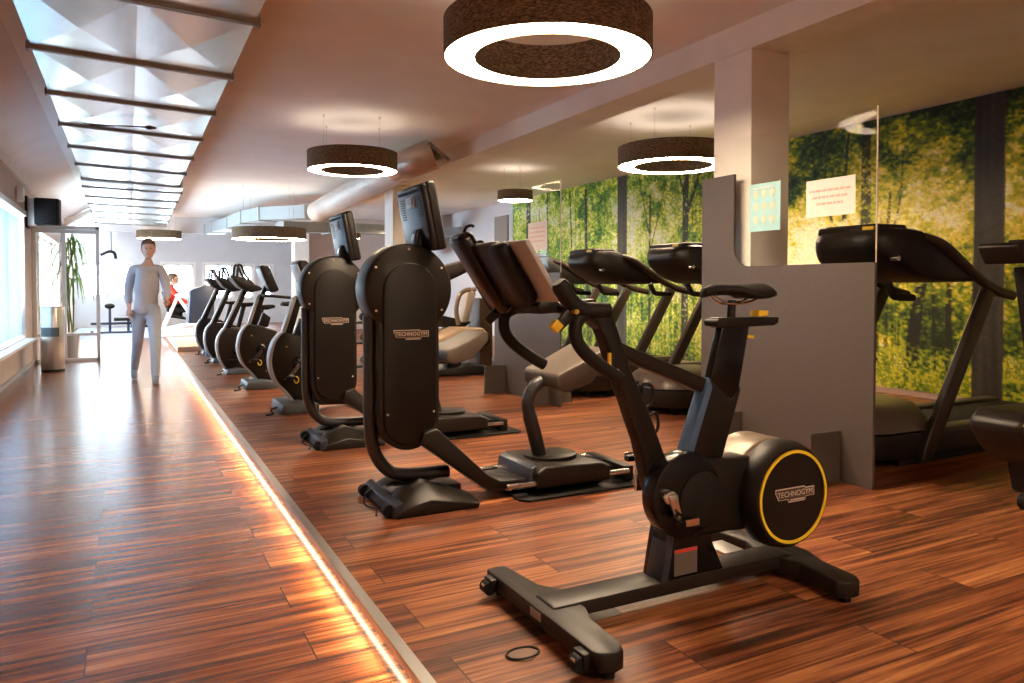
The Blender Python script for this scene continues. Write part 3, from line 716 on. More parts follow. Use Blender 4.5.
# ------------------------------------------------------------------ front exercise bike
def front_bike():
    yc = 2.15
    t = thing('exercise_bike', (1.85, yc, 0), 'black exercise bike with yellow-ringed flywheel standing nearest on the wood floor', 'exercise bike')
    # base: front cross bar, spine, rear cross bar
    fb = MB()
    poly = [(1.195, 2.515), (1.235, 2.525), (1.275, 2.515), (1.30, 2.30), (1.345, 2.24), (1.345, 2.06), (1.315, 1.98), (1.30, 1.80), (1.285, 1.765), (1.25, 1.755), (1.205, 1.77), (1.195, 1.8)]
    fb.loft([[(x, y, z) for x, y in poly] for z in (.028, .088)])
    b1 = fb.build('front_crossbar', shell, t, bevel=.008)
    MB().prism([(1.235, .045), (2.33, .045), (2.36, .06), (2.36, .085), (2.30, .095), (1.25, .095), (1.235, .09)], yc-.062, yc+.062).build('base_spine', shell, t, bevel=.006)
    poly = [(2.27, 1.83), (2.30, 1.80), (2.36, 1.80), (2.385, 1.83), (2.40, 2.0), (2.44, 2.10), (2.44, 2.22), (2.40, 2.32), (2.385, 2.50), (2.36, 2.53), (2.30, 2.53), (2.27, 2.50), (2.30, 2.3), (2.26, 2.22), (2.26, 2.10), (2.30, 2.02)]
    MB().loft([[(x, y, z) for x, y in poly] for z in (.022, .086)]).build('rear_crossbar', shell, t, bevel=.008)
    MB().box(2.12, 2.22, 2.23, 2.36, .07, .085).build('foot_step', alu, t, bevel=.004)
    for y in (1.835, 2.455):
        w = MB().box(1.170, 1.20, y-.03, y+.03, .03, .078).build('wheel_bracket', black, t, bevel=.006)
        MB().cyl((1.172, y-.022, .044), (1.172, y+.022, .044), .024, 20).build('transport_wheel', dark, w)
        MB().box(1.150, 1.156, y-.014, y+.010, .052, .060).build('wheel_clip', chrome, w)
    MB().box(1.1935, 1.195, 2.10, 2.17, .05, .078).build('rating_label', mat('grey_label', (.35, .33, .32), .5), t, smooth=False)
    for x, y in ((1.25, 1.80), (1.24, 2.48), (2.33, 1.84), (2.33, 2.48)):
        MB().cyl((x, y, 0), (x, y, .03), .022, 14).build('levelling_foot', dark, t)
    # pedestal
    MB().prism([(1.685, .09), (1.985, .09), (1.93, .20), (1.89, .33), (1.735, .33), (1.715, .25)], yc-.055, yc+.055).build('pedestal', gloss, t, bevel=.008)
    MB().prism([(1.682, .09), (1.715, .09), (1.755, .32), (1.73, .32)], yc-.059, yc+.03).build('pedestal_edge', bluegrey, t, bevel=.003)
    MB().box(1.745, 1.85, yc-.0575, yc-.055, .105, .20).build('warning_label', mat('label_grey', (.12, .10, .09), .5), t, smooth=False)
    MB().box(1.745, 1.85, yc-.0585, yc-.0575, .188, .20).build('warning_stripe', mat('label_red', (.6, .05, .03), .5), t, smooth=False)
    # drive housing and crank case
    body = [(1.69, .40), (1.70, .32), (1.76, .255), (1.87, .235), (2.0, .235), (2.25, .21), (2.30, .30), (2.30, .52), (2.12, .505), (1.93, .515), (1.84, .53), (1.76, .52), (1.71, .47)]
    MB().prism(body, yc-.075, yc+.045).build('drive_housing', black, t, bevel=.02, seg=3)
    cc = MB().ydisc(1.775, .405, .155, yc-.095, yc-.02, 64).build('crank_case', gloss, t, bevel=.012)
    MB().ydisc(1.835, .385, .10, yc-.102, yc-.094).build('chainring_cover', dark, cc, bevel=.003)
    # hump behind the housing top
    hump = arc(2.235, .345, .215, 0, 180, 24)
    MB().prism(hump+[(2.02, .25), (2.45, .25)], yc-.05, yc+.135).build('flywheel_guard', mat('bronze_guard', (.20, .155, .115), .35, metal=.3), t, bevel=.02, seg=3)
    # flywheel: thick drum with rounded rim
    rings = []
    for r, y in ((.155, 2.145), (.197, 2.12), (.206, 2.09), (.206, 2.05), (.198, 2.018), (.186, 2.002), (.12, 2.0), (.01, 2.0)):
        rings.append([(2.24+r*math.cos(a), y, .355+r*math.sin(a)) for a in [2*math.pi*k/72 for k in range(72)]])
    fw = MB().loft(rings).build('flywheel', black, t)
    rr = []
    for r, y in ((.166, 2.0005), (.166, 1.996), (.177, 1.996), (.177, 2.0015)):
        rr.append([(2.24+r*math.cos(a), y, .355+r*math.sin(a)) for a in [2*math.pi*k/72 for k in range(72)]])
    MB().loft(rr, cap=False).build('yellow_ring', yellow2, fw)
    lg = logo(fw, 2.245, 1.999, .365, .205)
    # cranks and pedals
    ax, az = 1.675, .415
    for s, y0, dx, dz, le in ((-1, yc-.112, .035, -.075, .075), (1, yc+.05, -.0, .10, .06)):
        c = MB().prism([(ax-.02, az+.015), (ax+.02, az+.015), (ax+dx+.012, az+dz-.012), (ax+dx-.014, az+dz-.012)] if dz < 0 else [(ax-.02, az-.015), (ax+.02, az-.015), (ax+.012, az+dz+.012), (ax-.014, az+dz+.012)], y0, y0+s*.02).build('crank_arm', chrome, t, bevel=.004)
        px, pz = ax+dx, az+dz
        p = MB().box(px-.035, px+.035, y0+s*.028, y0+s*le, pz-.012, pz+.012).build('pedal', gloss, c, bevel=.005)
        MB().cyl((px, y0, pz), (px, y0+s*le, pz), .009, 12).build('pedal_axle', chrome, c)
        MB().box(px-.028, px+.03, y0+s*(le+.001), y0+s*(le+.005), pz-.006, pz+.016).build('pedal_clip', chrome, p)
    MB().ydisc(ax, az, .026, yc-.125, yc-.09, 24).build('crank_boss', chrome, t, bevel=.004)
    # main inclined tube
    MB().prism([(1.385, 1.11), (1.49, 1.06), (1.575, .85), (1.645, .72), (1.775, .42), (1.73, .38), (1.66, .395), (1.605, .60), (1.455, .97)], yc-.034, yc+.03).build('main_tube', black, t, bevel=.012, seg=3)
    MB().prism([(1.50, .975), (1.515, .925), (1.60, .875), (2.03, .705), (2.065, .755), (1.56, .945)], yc-.03, yc+.03).build('top_tube', shell, t, bevel=.012, seg=3)
    # seat tube
    MB().prism([(1.792, .485), (1.975, .465), (2.085, .775), (2.03, .725), (1.925, .81)], yc-.04, yc+.012).build('seat_tube', black, t, bevel=.01)
    MB().prism([(1.786, .487), (1.822, .483), (1.932, .775), (1.917, .815)], yc-.043, yc+.014).build('seat_tube_reflection', mat('blue_reflection_paint', (.07, .13, .25), .25), t, bevel=.003)  # blue reflection on the dark tube, put in as a coloured strip
    MB().prism([(1.918, .76), (2.066, .72), (2.128, 1.0), (1.988, 1.0)], yc-.032, yc+.006).build('seat_post', gloss, t, bevel=.006)
    sl = MB().prism([(1.962, 1.005), (1.975, 1.035), (2.29, 1.032), (2.288, 1.008), (2.262, .998), (1.985, .995)], yc-.025, yc+.025).build('saddle_rail', black, t, bevel=.004)
    MB().cyl((1.972, yc-.035, 1.015), (1.972, yc+.035, 1.015), .014, 14).build('rail_end_cap', dark, sl)
    MB().prism([(2.175, 1.035), (2.225, 1.037), (2.23, 1.058), (2.18, 1.06)], yc-.03, yc+.02).build('rail_lever', yellow, sl, bevel=.004)
    MB().prism([(2.105, .955), (2.165, .95), (2.165, .962), (2.108, .97)], yc-.02, yc+.012).build('height_lever', yellow, t, bevel=.003)
    MB().cyl((2.06, yc, 1.03), (2.065, yc, 1.10), .017, 14).build('saddle_stem', black, t)
    # saddle: lofted along x
    rings = []
    prof = [(1.915+(x-1.915)*.92, z, w, h) for x, z, w, h in [(1.915, 1.118, .010, .010), (1.925, 1.128, .021, .018), (1.97, 1.139, .026, .022), (2.03, 1.140, .032, .021), (2.09, 1.138, .045, .022), (2.15, 1.136, .072, .026), (2.21, 1.138, .085, .028), (2.25, 1.142, .078, .024), (2.272, 1.146, .055, .014), (2.278, 1.147, .02, .006)]]
    for x, z, w, h in prof:
        rings.append([(x, yc+w*math.cos(a)*(1), z+h*math.sin(a)-(.012 if w > .05 else 0)*abs(math.cos(a))*1.6) for a in [2*math.pi*k/20 for k in range(20)]])
    sd = MB().loft(rings).build('saddle', dark, t)
    for s in (-1, 1):
        MB().tube(smooth([(1.96, yc+s*.018, 1.12), (2.02, yc+s*.02, 1.088), (2.12, yc+s*.022, 1.09), (2.2, yc+s*.03, 1.115)]), .0045, 8).build('saddle_wire', chrome, sd)
    # handlebar
    MB().prism([(1.27, 1.10), (1.42, 1.11), (1.49, 1.04), (1.46, .99), (1.38, 1.045), (1.27, 1.065)], yc-.03, yc+.03).build('stem', black, t, bevel=.01)
    hb = MB().cyl((1.285, yc-.24, 1.08), (1.285, yc+.24, 1.08), .018, 14).build('handlebar', dark, t)
    for s in (-1, 1):
        y = yc+s*.24
        MB().tube(smooth([(1.325, y, 1.078), (1.28, y, 1.078), (1.225, y, 1.082), (1.185, y, 1.11), (1.145, y, 1.165)], 6), [.024]*5+[.026]*6+[.028]*6+[.028]*5+[.029, .027, .02], 14).build('hood_grip', dark, hb)
        MB().tube(smooth([(1.255, y, 1.075), (1.212, y, 1.05), (1.207, y, 1.00), (1.235, y, .955), (1.30, y, .905), (1.372, y, .862)], 6), [.021], 14).build('drop_bar', dark, hb)
        MB().prism([(1.185, 1.095), (1.22, 1.07), (1.15, 1.015), (1.128, 1.038)], y-.008, y+.008).build('brake_lever', black, hb, bevel=.004)
    y = yc-.24
    MB().prism([(1.115, 1.033), (1.138, 1.055), (1.16, 1.034), (1.138, 1.012)], y-.011, y+.011).build('yellow_tag', yellow, hb, bevel=.003)
    MB().ydisc(1.192, 1.076, .0075, y-.031, y, 14).build('round_badge', mat('dim_gold', (.35, .25, .03), .5), hb)
    # console: tilted slab facing the rider, its back towards the corridor
    D = Vector((.546, 0, -.838)); N_ = Vector((-.838, 0, -.546)); B0 = Vector((1.045, 0, 1.325))
    def cslab(y0, y1, v0, v1, w0, w1):
        P = lambda y, v, w: tuple(B0+D*v+N_*w+Vector((0, y, 0)))
        return MB().add([P(y0,v0,w0),P(y1,v0,w0),P(y1,v1,w0),P(y0,v1,w0),P(y0,v0,w1),P(y1,v0,w1),P(y1,v1,w1),P(y0,v1,w1)],
                        [(3,2,1,0),(4,5,6,7),(0,1,5,4),(1,2,6,5),(2,3,7,6),(3,0,4,7)])
    cn = cslab(1.985, 2.42, .045, .27, -.022, -.002).build('console', pinkpan, t, bevel=.008)
    cslab(2.0, 2.40, .06, .255, -.026, -.021).build('screen', screen_m, cn)
    cslab(2.14, 2.32, .03, .27, -.004, .026).build('console_housing', black, cn, bevel=.01)
    cslab(2.31, 2.42, -.02, .30, -.012, .05).build('console_side_grip', gloss, cn, bevel=.024, seg=4)
    cslab(2.075, 2.165, .03, .255, -.002, .052).build('console_pad', dark, cn, bevel=.024, seg=4)
    for v, w in ((-.015, .03), (.05, -.03)):
        p = B0+D*v+Vector((0, 2.36, 0))
        MB().tube(smooth([tuple(p), tuple(p+Vector((.006, -.008, .018))), tuple(p+Vector((.018, -.02, .024))), tuple(p+Vector((.024, -.028, .020)))]), .0055, 8).build('holder_hook', dark, cn)
    MB().prism([(1.19, 1.09), (1.23, 1.12), (1.30, 1.09), (1.28, 1.065), (1.2, 1.06)], 2.12, 2.30).build('console_mount', black, t, bevel=.008)
    # console top near the stem and shifter, bottle cage
    MB().tube(smooth([(1.565, yc-.005, .79), (1.66, yc-.02, .80), (1.665, yc-.02, .735), (1.60, yc-.02, .70), (1.60, yc-.02, .66), (1.68, yc-.02, .70), (1.695, yc-.02, .64), (1.65, yc-.01, .60), (1.63, yc, .58)]), .006, 8).tube(smooth([(1.575, yc+.03, .79), (1.66, yc+.04, .80), (1.665, yc+.04, .735), (1.60, yc+.04, .66), (1.695, yc+.03, .64), (1.63, yc, .58)]), .006, 8).build('bottle_cage', dark, t)
    lv = MB().tube(smooth([(1.48, yc-.045, .93), (1.475, yc-.05, .86), (1.485, yc-.05, .80)]), .008, 8).build('resistance_lever', black, t)
    MB().box(1.458, 1.468, yc-.055, yc-.045, .875, .925).build('yellow_mark', yellow, lv)
    return t
front_bike()
cl = MB().tube([(1.09+.055*math.cos(a), 2.03+.035*math.sin(a), ZL*0+.004) for a in [2*math.pi*k/24 for k in range(25)]], .004, 6)
fo = thing('floor_outlet', (1.09, 2.03, 0), 'small round floor outlet with dark rim beside the front bike base', 'floor outlet')
cl.build('outlet_rim', dark, fo); MB().tube([(1.09, 2.03, 0), (1.09, 2.03, .003)], .045, 24).build('outlet_lid', mat('lid_brown', (.16, .08, .045), .4), fo)

# ------------------------------------------------------------------ tower machines
def tower_machine():
    yn, yf = 3.65, 3.86
    t = thing('arm_trainer', (1.6, 3.76, 0), 'dark tower arm trainer with seat on rails, nearest of the two tower machines', 'arm trainer')
    cx, cz = 1.302, 1.138
    rings = []
    for r, y in ((.20, yf+.012), (.228, yf), (.237, yf-.03), (.237, yn+.03), (.230, yn+.006), (.222, yn), (.01, yn)):
        rings.append([(cx+r*math.cos(a), y, cz+r*math.sin(a)) for a in [2*math.pi*k/72 for k in range(72)]])
    MB().loft(rings).build('drive_disc', shell, t)
    slab = [(1.13, 1.10)]+arc(1.297, .47, .167, 180, 360, 22)+[(1.464, 1.10)]
    MB().prism(slab, yn+.006, yf-.01).build('tower_body', shell, t, bevel=.012, seg=3)
    face = arc(1.30, 1.13, .145, 0, 180, 26)+arc(1.30, .475, .145, 180, 360, 22)
    MB().prism(face, yn-.012, yn+.02).build('front_cover', black, t, bevel=.009, seg=3)
    logo(t, 1.302, yn-.012, .905, .19)
    for x, z in ((1.12, 1.25), (1.12, 1.03), (1.295, 1.345), (1.475, 1.25), (1.475, 1.03), (1.175, .50), (1.425, .50)):
        yy = yn-.003 if z > .9 else yn-.014
        MB().cyl((x, yn+.01, z), (x, yy, z), .006, 10).build('screw', logo_m, t)
    # monitor: tilted slab, back to the corridor
    def mon(u, v, w):                   # u along y, v up the slope, w towards the user (+x)
        return (1.40+w*.976-v*.19, 3.79+u, 1.50+v*.976+w*.19)
    def mslab(u0, u1, v0, v1, w0, w1):
        m = MB(); m.add([mon(u0,v0,w0),mon(u1,v0,w0),mon(u1,v1,w0),mon(u0,v1,w0),mon(u0,v0,w1),mon(u1,v0,w1),mon(u1,v1,w1),mon(u0,v1,w1)],
                        [(3,2,1,0),(4,5,6,7),(0,1,5,4),(1,2,6,5),(2,3,7,6),(3,0,4,7)]); return m
    mo = mslab(-.20, .20, -.16, .19, -.028, .03).build('monitor', satin, t, bevel=.016, seg=3)
    mslab(-.205, .205, -.165, .195, -.005, .055).build('monitor_casing', black, mo, bevel=.018, seg=3)
    mslab(-.18, .18, -.13, .175, .055, .058).build('screen', screen_m, mo)
    mslab(-.075, .05, .075, .135, -.033, -.026).build('rear_plate', mat('light_grey_plate', (.30, .31, .33), .4), mo, bevel=.002)
    mslab(-.05, .03, .095, .125, -.036, -.032).build('plate_label', mat('grey_face', (.16, .165, .17), .4), mo)
    v = MB()
    for k in range(9):
        for s in (-1, 1): 
            q = mslab(s*.125-.03+.0, s*.125+.03, .02+k*.013, .026+k*.013, -.030, -.0275); v.add(q.v, q.f)
    for k in range(14):
        q = mslab(-.16+k*.024, -.146+k*.024, .15, .165, -.030, -.0275); v.add(q.v, q.f)
    v.build('vent_slots', dark, mo)
    nk = MB().prism([(1.36, 1.34), (1.45, 1.34), (1.44, 1.46), (1.375, 1.46)], 3.70, 3.83).build('monitor_neck', black, t, bevel=.01)
    MB().prism([(1.352, 1.37), (1.362, 1.365), (1.382, 1.45), (1.362, 1.455)], 3.715, 3.79).build('power_button', bluegrey, nk, bevel=.004)
    MB().prism([(1.349, 1.395), (1.356, 1.393), (1.368, 1.43), (1.357, 1.432)], 3.735, 3.775).build('socket_plate', chrome, nk)
    # bent frame tube and foot
    MB().tube(smooth([(1.118, 3.76, 1.0), (1.118, 3.76, .75), (1.118, 3.76, .46), (1.135, 3.76, .31), (1.20, 3.76, .20), (1.30, 3.76, .155), (1.55, 3.76, .145)], 6), .034, 16, flat=1.2).build('frame_tube', mat('graphite_tube', (0.035, 0.036, 0.042), .33, metal=.3), t)
    ft = [(1.175, .0), (1.62, .0), (1.63, .045), (1.48, .10), (1.36, .145), (1.23, .10), (1.17, .045)]
    for a, b in ((3.50, 3.70), (3.82, 4.04)):
        hi = 1
        rings = []
        for y, k in ((a, .5 if a < 3.6 else 1), ((a+b)/2, 1), (b, 1 if a < 3.6 else .5)):
            rings.append([(x, y, z*k) for x, z in ft])
        MB().loft(rings).build('foot_cover', shell, t, bevel=.006)
    MB().box(1.20, 1.60, 3.68, 3.84, .02, .09).build('foot_beam', black, t, bevel=.01)
    MB().prism([(1.155, .01), (1.20, .01), (1.21, .08), (1.165, .06)], 3.5, 4.04).build('foot_front_plate', bluegrey, t, bevel=.004)
    for y in (3.56, 3.98):
        MB().cyl((1.15, y-.02, .035), (1.15, y+.02, .035), .032, 18).build('transport_wheel', dark, t)
    MB().tube(smooth([(1.165, 3.9, .06), (1.12, 3.86, .05), (1.10, 3.80, .012), (1.13, 3.7, .006), (1.10, 3.6, .006)]), .005, 6).build('power_cable', dark, t)
    # strut from tower to the rails
    st = [(1.36, .40), (1.43, .415), (1.72, .14), (1.80, .095), (2.0, .088), (2.0, .045), (1.78, .04), (1.69, .075), (1.34, .34)]
    MB().prism(st, 3.60, 3.76).build('strut', shell, t, bevel=.012, seg=3)
    MB().box(1.80, 2.66, 3.66, 3.90, .03, .085).build('rail_beam', black, t, bevel=.008)
    for y in (3.54, 3.97):
        MB().cyl((1.80, y, .072), (2.60, y, .072), .018, 14).build('chrome_rail', chrome, t)
    for x0, x1 in ((2.58, 2.65),):
        MB().box(x0, x1, 3.55, 3.97, .012, .10).build('rail_end', black, t, bevel=.008)
    MB().loft([[(1.90, 3.46, z), (2.70, 3.46, z), (2.74, 3.50, z), (2.74, 4.06, z), (1.86, 4.06, z), (1.86, 3.50, z)] for z in (.0, .012)]).build('floor_plate', dark, t, bevel=.003)
    # seat carriage
    cr = MB().prism([(1.975, .045), (2.46, .045), (2.46, .125), (2.40, .15), (2.03, .165), (1.975, .135)], 3.51, 4.00).build('seat_carriage', shell, t, bevel=.014, seg=3)
    MB().tube([(2.20, 3.76, .15), (2.20, 3.76, .178)], .16, 40, flat=.9).build('carriage_disc', black, cr, bevel=.004)
    MB().prism([(1.945, .055), (1.98, .055), (2.0, .165), (1.965, .15)], 3.56, 3.96).build('carriage_nose', bluegrey, cr, bevel=.005)
    MB().tube(smooth([(2.13, 3.76, .17), (2.10, 3.76, .28), (2.06, 3.76, .42), (2.055, 3.76, .50), (2.10, 3.76, .575), (2.18, 3.76, .61), (2.26, 3.76, .62)], 6), [.042]*12+[.038]*12+[.04]*13, 16).build('seat_post', mat('graphite_tube', (0.035, 0.036, 0.042), .33, metal=.3), t)
    s = []
    pts = [(2.13, .645), (2.145, .665), (2.30, .725), (2.46, .80), (2.485, .79), (2.49, .73), (2.36, .60), (2.20, .555), (2.135, .58)]
    MB().prism(pts, 3.56, 3.96).build('seat', padbrown, t, bevel=.018, seg=3)
    # crank arm with its grip on the user side
    MB().prism([(1.44, 1.245), (1.70, 1.31), (1.72, 1.265), (1.46, 1.15)], 3.68, 3.80).build('crank_arm', shell, t, bevel=.012)
    MB().tube([(1.70, 3.66, 1.285), (1.70, 3.55, 1.285)], .02, 14).build('hand_grip', dark, t)
    return t
tm = tower_machine()
tm2 = dup(tm, (.035, 1.70, 0), 'dark tower arm trainer standing second, behind the nearest tower machine')

# ------------------------------------------------------------------ row of bikes with screens
def row_bike():
    y0, y1 = 8.84, 9.02; yc = 8.93
    t = thing('upright_bike', (1.45, yc, 0), 'black upright bike with tilted screen and grey rim, second behind the tower machines', 'exercise bike', 'upright bikes in the row')
    rim = smooth([(1.235, 0, .735), (1.165, 0, .64), (1.130, 0, .50), (1.140, 0, .38), (1.185, 0, .27), (1.265, 0, .18), (1.33, 0, .09)], 4)
    body = [(x, z) for x, _, z in rim]+[(1.56, .06), (1.66, .20), (1.72, .40), (1.66, .58), (1.50, .66), (1.36, .71)]
    MB().prism(body, y0, y1).build('body_shell', shell, t, bevel=.02, seg=3)
    inn = [(x+.012, z) for x, _, z in rim]; out = [(x-.022, z-.004) for x, _, z in rim]
    MB().prism(out+inn[::-1], y0+.012, y1-.012).build('grey_rim', silverrim, t, bevel=.003)
    hubd = MB().ydisc(1.52, .42, .15, y0-.008, y1+.008).build('side_disc', black, t, bevel=.006)
    MB().ell((1.37, y0-.004, .44), (.062, .03, .062)).build('crank_cover', gloss, t)
    for s, yy, dx, dz in ((-1, y0-.02, -.09, -.12), (1, y1+.02, .10, .12)):
        c = MB().prism([(1.36, .45), (1.38, .42), (1.37+dx+.015, .44+dz-.01), (1.37+dx-.015, .44+dz+.01)], yy, yy+s*.015).build('crank_arm', chrome, t)
        MB().box(1.37+dx-.045, 1.37+dx+.045, yy+s*.02, yy+s*.10, .44+dz-.014, .44+dz+.014).build('pedal', dark, c, bevel=.005)
    rr = []
    for r, y in ((.020, y0-.0005), (.020, y0-.012), (.030, y0-.012), (.030, y0+.001)):
        rr.append([(1.345+r*.8*math.cos(a), y, .29+r*1.15*math.sin(a)) for a in [2*math.pi*k/24 for k in range(24)]])
    MB().loft(rr, cap=False).build('yellow_mark', yellow2, t)
    for x, z in ((1.26, .60), (1.42, .19), (1.24, .30)): MB().cyl((x, y0+.01, z), (x, y0-.003, z), .007, 8).build('screw', yellow, t)
    MB().prism([(1.17, .0), (1.52, .0), (1.52, .075), (1.35, .105), (1.19, .085)], yc-.26, yc+.26).build('front_foot', mat('slate_foot', (.10, .12, .145), .4), t, bevel=.012)
    MB().prism([(1.85, .0), (1.98, .0), (1.97, .06), (1.86, .06)], yc-.26, yc+.26).build('rear_foot', black, t, bevel=.012)
    MB().prism([(1.5, .03), (1.9, .02), (1.9, .06), (1.6, .13)], yc-.04, yc+.04).build('base_bar', black, t, bevel=.01)
    MB().tube(smooth([(1.17, yc-.1, .05), (1.11, yc-.12, .03), (1.12, yc-.2, .006), (1.05, yc-.25, .006)]), .008, 6).build('power_cable', dark, t)
    MB().prism([(1.222, .72), (1.262, .73), (1.365, 1.05), (1.335, 1.06)], yc-.045, yc+.045).build('post_edge', silverrim, t, bevel=.006)
    MB().prism([(1.258, .73), (1.325, .715), (1.425, 1.07), (1.36, 1.06)], yc-.04, yc+.04).build('console_post', black, t, bevel=.008)
    MB().prism([(1.37, 1.05), (1.42, 1.04), (1.455, 1.17), (1.42, 1.18)], yc-.03, yc+.03).build('console_neck', black, t, bevel=.006)
    mo = MB().prism([(1.345, 1.372), (1.365, 1.395), (1.428, 1.392), (1.448, 1.365), (1.548, 1.125), (1.535, 1.10), (1.475, 1.088), (1.452, 1.10)], yc-.19, yc+.19).build('monitor', black, t, bevel=.014, seg=3)
    MB().prism([(1.340, 1.355), (1.352, 1.36), (1.452, 1.115), (1.440, 1.11)], yc-.17, yc+.17).build('monitor_back', silverrim, mo, bevel=.004)
    hb = MB().tube(smooth([(1.66, yc-.26, 1.03), (1.50, yc-.26, 1.045), (1.40, yc-.20, 1.05), (1.385, yc, 1.045), (1.40, yc+.20, 1.05), (1.50, yc+.26, 1.045), (1.66, yc+.26, 1.03)]), .017, 10).build('handlebar', dark, t)
    MB().prism([(1.33, .69), (1.45, .69), (1.48, .80), (1.40, .86), (1.37, .78)], yc-.05, yc+.05).build('bottle_holder', black, t, bevel=.01)
    MB().tube([(1.63, yc, .55), (1.72, yc, .93)], .035, 14).build('seat_post', satin, t)
    MB().prism([(1.60, .93), (1.62, .975), (1.88, .985), (1.90, .95), (1.80, .92)], yc-.10, yc+.10).build('seat', dark, t, bevel=.025, seg=3)
    return t
rb = row_bike()
rbA = dup(rb, (.05, -1.80, 0), 'black upright bike with tilted screen and grey rim, directly behind the tower machines')

def hoop_bike():
    y0, y1 = 10.5, 10.68; yc = 10.59
    t = thing('hoop_bike', (1.4, yc, 0), 'black bike with slanted grey post and hoop handle, nearest of the three without screens', 'exercise bike', 'hoop handle bikes in the row')
    rim = smooth([(1.16, 0, .60), (1.095, 0, .50), (1.072, 0, .38), (1.085, 0, .25), (1.13, 0, .13), (1.20, 0, .04)], 4)
    body = [(x, z) for x, _, z in rim]+[(1.50, .04), (1.66, .14), (1.72, .32), (1.64, .48), (1.46, .58), (1.3, .605)]
    MB().prism(body, y0, y1).build('body_shell', mat('brown_shell', (.016, .010, .0075), .4, spec=.35), t, bevel=.02, seg=3)
    MB().prism([(x-.022, z-.004) for x, z in [(a, c) for a, _, c in rim]]+[(a+.012, c) for a, _, c in rim][::-1], y0+.01, y1-.01).build('grey_rim', silverrim, t, bevel=.003)
    MB().ydisc(1.50, .33, .14, y0-.006, y1+.006).build('side_disc', black, t, bevel=.005)
    MB().ell((1.30, y0-.004, .30), (.05, .03, .05)).build('crank_cover', gloss, t)
    MB().box(1.20, 1.29, y0-.12, y0-.03, .17, .195).build('pedal', dark, t, bevel=.005)
    MB().box(1.33, 1.42, y1+.03, y1+.12, .42, .445).build('pedal', dark, t, bevel=.005)
    MB().prism([(1.15, .0), (1.5, .0), (1.5, .05), (1.3, .075), (1.17, .06)], yc-.25, yc+.25).build('front_foot', mat('slate_foot', (.10, .12, .145), .4), t, bevel=.01)
    MB().box(1.8, 1.92, yc-.25, yc+.25, 0, .05).build('rear_foot', black, t, bevel=.01)
    MB().box(1.5, 1.85, yc-.04, yc+.04, .02, .06).build('base_bar', black, t, bevel=.01)
    MB().tube(smooth([(1.15, yc-.1, .05), (1.09, yc-.12, .03), (1.10, yc-.2, .006), (1.04, yc-.25, .006)]), .008, 6).build('power_cable', dark, t)
    MB().prism([(1.145, .59), (1.175, .60), (1.425, 1.14), (1.395, 1.14)], yc-.05, yc+.05).build('post_edge', silverrim, t, bevel=.006)
    MB().prism([(1.172, .59), (1.235, .58), (1.47, 1.12), (1.42, 1.14)], yc-.045, yc+.045).build('console_post', black, t, bevel=.008)
    MB().prism([(1.225, 1.285), (1.24, 1.305), (1.40, 1.268), (1.62, 1.135), (1.61, 1.105), (1.46, 1.075), (1.33, 1.15)], yc-.22, yc+.22).build('console', black, t, bevel=.012, seg=3)
    MB().tube(smooth([(1.30, yc-.19, 1.22), (1.318, yc-.19, 1.40), (1.335, yc-.17, 1.445), (1.37, yc-.16, 1.42), (1.41, yc-.16, 1.32), (1.50, yc-.17, 1.20), (1.62, yc-.18, 1.12)], 6), .016, 10).build('hoop_handle', satin, t)
    MB().tube(smooth([(1.30, yc+.19, 1.22), (1.318, yc+.19, 1.40), (1.335, yc+.17, 1.445), (1.37, yc+.16, 1.42), (1.41, yc+.16, 1.32), (1.50, yc+.17, 1.20), (1.62, yc+.18, 1.12)], 6), .016, 10).build('hoop_handle', satin, t)
    MB().tube([(1.55, yc, .5), (1.64, yc, .85)], .035, 14).build('seat_post', satin, t)
    MB().prism([(1.52, .85), (1.54, .90), (1.80, .91), (1.82, .87), (1.70, .84)], yc-.10, yc+.10).build('seat', dark, t, bevel=.025, seg=3)
    return t
hbk = hoop_bike()
dup(hbk, (.0, 1.72, 0), 'black bike with slanted grey post and hoop handle, middle of the three without screens')
dup(hbk, (-.0, 3.35, 0), 'black bike with slanted grey post and hoop handle, farthest, beside the grey bucket')

